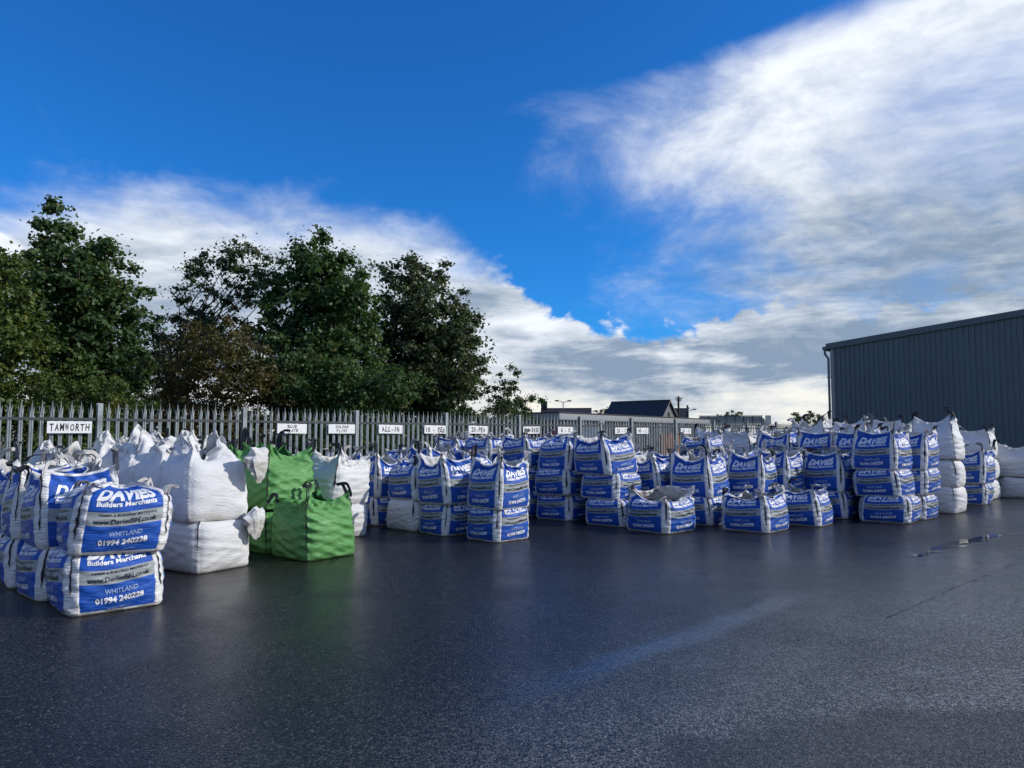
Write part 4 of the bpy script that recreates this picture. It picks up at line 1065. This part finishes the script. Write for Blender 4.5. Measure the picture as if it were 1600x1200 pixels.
ls = empty('long_shed', (8.6, 55, 0), math.atan2(20, 14.4)); tag(ls, 'long low shed with a pale grey fascia behind the fence', 'shed')
MB().box((0, 0, 1.35), (24.0, 3.0, 2.7)).build('wall', M['dark_wall'], ls)
MB().box((0, 0, 2.9), (24.6, 3.5, .40), 0, .03).build('fascia', M['shed_grey'], ls)
MB().prism([(-12.4, -1.8), (12.4, -1.8), (12.4, 1.8), (-12.4, 1.8)], 3.101, 3.16).build('roof', M['slate'], ls)
for i in range(11): MB().box((-11.5 + i * 2.3, -1.56, 1.35), (.12, .10, 2.68)).build('stanchion', M['shed_grey'], ls)

def lamp(loc, H, arm, rz, label):
    root = empty('street_lamp', loc, rz); tag(root, label, 'street lamp', 'double headed street lamps')
    MB().tube([(0, 0, 0), (0, 0, 1.2), (0, 0, 1.21), (0, 0, H)], [.10, .10, .07, .05], 8).build('column', M['lamp_grey'], root)
    for s in (-1, 1):
        a = MB().tube([(0, 0, H - .05), (s * arm * .5, 0, H + .06), (s * arm * .75, 0, H + .12)], .035, 6).build('arm', M['lamp_grey'], root)
        MB().prism([(s * arm * .65, -.14), (s * arm * 1.15, -.10), (s * arm * 1.15, .10), (s * arm * .65, .14)][::s], H + .06, H + .22).build('lantern', M['lamp_grey'], a)
lamp((6.05, 87, 0), 5.65, .85, R(8), 'double headed street lamp in front of the chimney house')
lamp((23.0, 96, 0), 4.95, .9, R(4), 'double headed street lamp beside the telegraph poles')
lamp((30.7, 110, 0), 4.6, .7, R(70), 'street lamp just before the footbridge')
def tpole(loc, H, label, arms):
    root = empty('telegraph_pole', loc, R(12)); tag(root, label, 'pole')
    MB().tube([(0, 0, 0), (0, 0, H)], [.17, .12], 9).build('pole', M['pole_wood'], root)
    for z, w in arms:
        a = MB().box((0, -.12, H - z), (w, .09, .11)).build('crossarm', M['pole_wood'], root)
        for k in (-.42, -.15, .15, .42): MB().tube([(k * w, -.12, H - z + .05), (k * w, -.12, H - z + .14), (k * w, -.12, H - z + .22)], [.02, .05, .03], 6).build('insulator', M['lamp_grey'], a)
tpole((21.5, 95, 0), 6.75, 'tall wooden telegraph pole with crossarms beside the grey gable', [(.35, .95), (.62, .6)])
tpole((23.6, 99, 0), 5.75, 'shorter wooden telegraph pole with a single crossarm', [(.5, .4)])

# railway footbridge
fb = empty('footbridge', (35.6, 120, 0), R(-6)); tag(fb, 'grey panelled railway footbridge with cream stair ends', 'footbridge')
for i in range(7):
    p_ = MB().box((-4.2 + i * 1.4, 0, 4.15), (1.34, .06, 1.25)).build('panel', M['bridge'], fb)
for i in range(8): MB().box((-4.9 + i * 1.4, -.05, 4.1), (.08, .14, 1.5)).build('upright', M['dark_wall'], fb)
MB().box((0, .9, 3.35), (10.2, 1.9, .22)).build('deck', M['bridge'], fb)
MB().box((0, -.05, 4.85), (10.2, .12, .09)).build('handrail', M['dark_wall'], fb)
for s in (-1, 1):
    st = MB(); st.add([(s * 5.0, 0, 4.7), (s * 7.6, 0, 1.2), (s * 7.6, 0, .2), (s * 5.0, 0, 3.3), (s * 5.0, .12, 4.7), (s * 7.6, .12, 1.2), (s * 7.6, .12, .2), (s * 5.0, .12, 3.3)],
                      [(0, 1, 2, 3), (4, 5, 6, 7), (0, 1, 5, 4), (1, 2, 6, 5), (2, 3, 7, 6), (3, 0, 4, 7)])
    st.build('stair_side', M['cream'], fb)
    MB().box((s * 5.2, .05, 2.2), (.3, .3, 4.4)).build('pier', M['bridge'], fb)
MB().box((5.9, -.15, 4.15), (.9, .1, 1.5)).build('end_panel', M['cream'], fb)

sdh = empty('site_cabin', (37.2, 84, 0), R(-8)); tag(sdh, 'flat roofed white cabin tucked beside the warehouse corner', 'cabin')
MB().box((0, 0, 1.45), (3.4, 2.4, 2.9)).build('wall', M['shed_grey'], sdh)
MB().box((0, 0, 2.99), (3.7, 2.7, .16)).build('roof', M['dark_wall'], sdh)
MB().box((1.2, -1.22, 2.2), (.7, .06, 1.0)).build('window', M['white_paint'], sdh)

# lorry behind the fence
tk = empty('box_lorry', (3.2, 38, 0), R(-4)); tag(tk, 'white box lorry with a red cab parked behind the fence', 'lorry')
MB().box((.35, 0, 1.45), (1.75, 2.3, 1.55), 0, .03).build('box_body', M['white_paint'], tk)
MB().prism([(-1.2, -1.05), (-.58, -1.05), (-.58, 1.05), (-1.2, 1.05)], .5, 2.1).build('cab', M['red_paint'], tk)
MB().box((0, 0, .55), (2.4, .8, .22)).build('chassis', M['tyre'], tk)
for x in (-.85, .85):
    for s in (-1, 1): MB().tube([(x, s * .82, .42), (x, s * 1.04, .42)], .42, 18).build('wheel', M['tyre'], tk)
# orange timber packs
for i, (x, y, h) in enumerate(((9.55, 46.5, 1.75), (10.35, 47.6, 1.85))):
    tp = empty('timber_pack', (x, y, 0), R(20)); tag(tp, ['orange timber pack stood on end behind the fence', 'taller orange timber pack beside the first'][i], 'timber pack')
    for j in range(5): MB().box((-.3 + j * .15, 0, h / 2 + .08), (.14, .6, h - .04 * (j % 2)), 0, .01).build('plank', M['orange'], tp)
    MB().box((0, 0, .04), (.8, .7, .08)).build('bearer', M['pole_wood'], tp)
cb = empty('utility_cabinet', (15.5, 60, 0), R(10)); tag(cb, 'pale green cabinets behind the fence below the footbridge', 'cabinet')
for i in range(3): MB().box((i * 1.0, 0, .9), (.55, .8, 1.8), 0, .03).build('cabinet_door', M['cream'], cb)
MB().box((1.0, .1, .05), (2.8, .9, .1)).build('plinth', M['kerb'], cb)
print('bags', stats['n'], 'objects', len(bpy.data.objects))
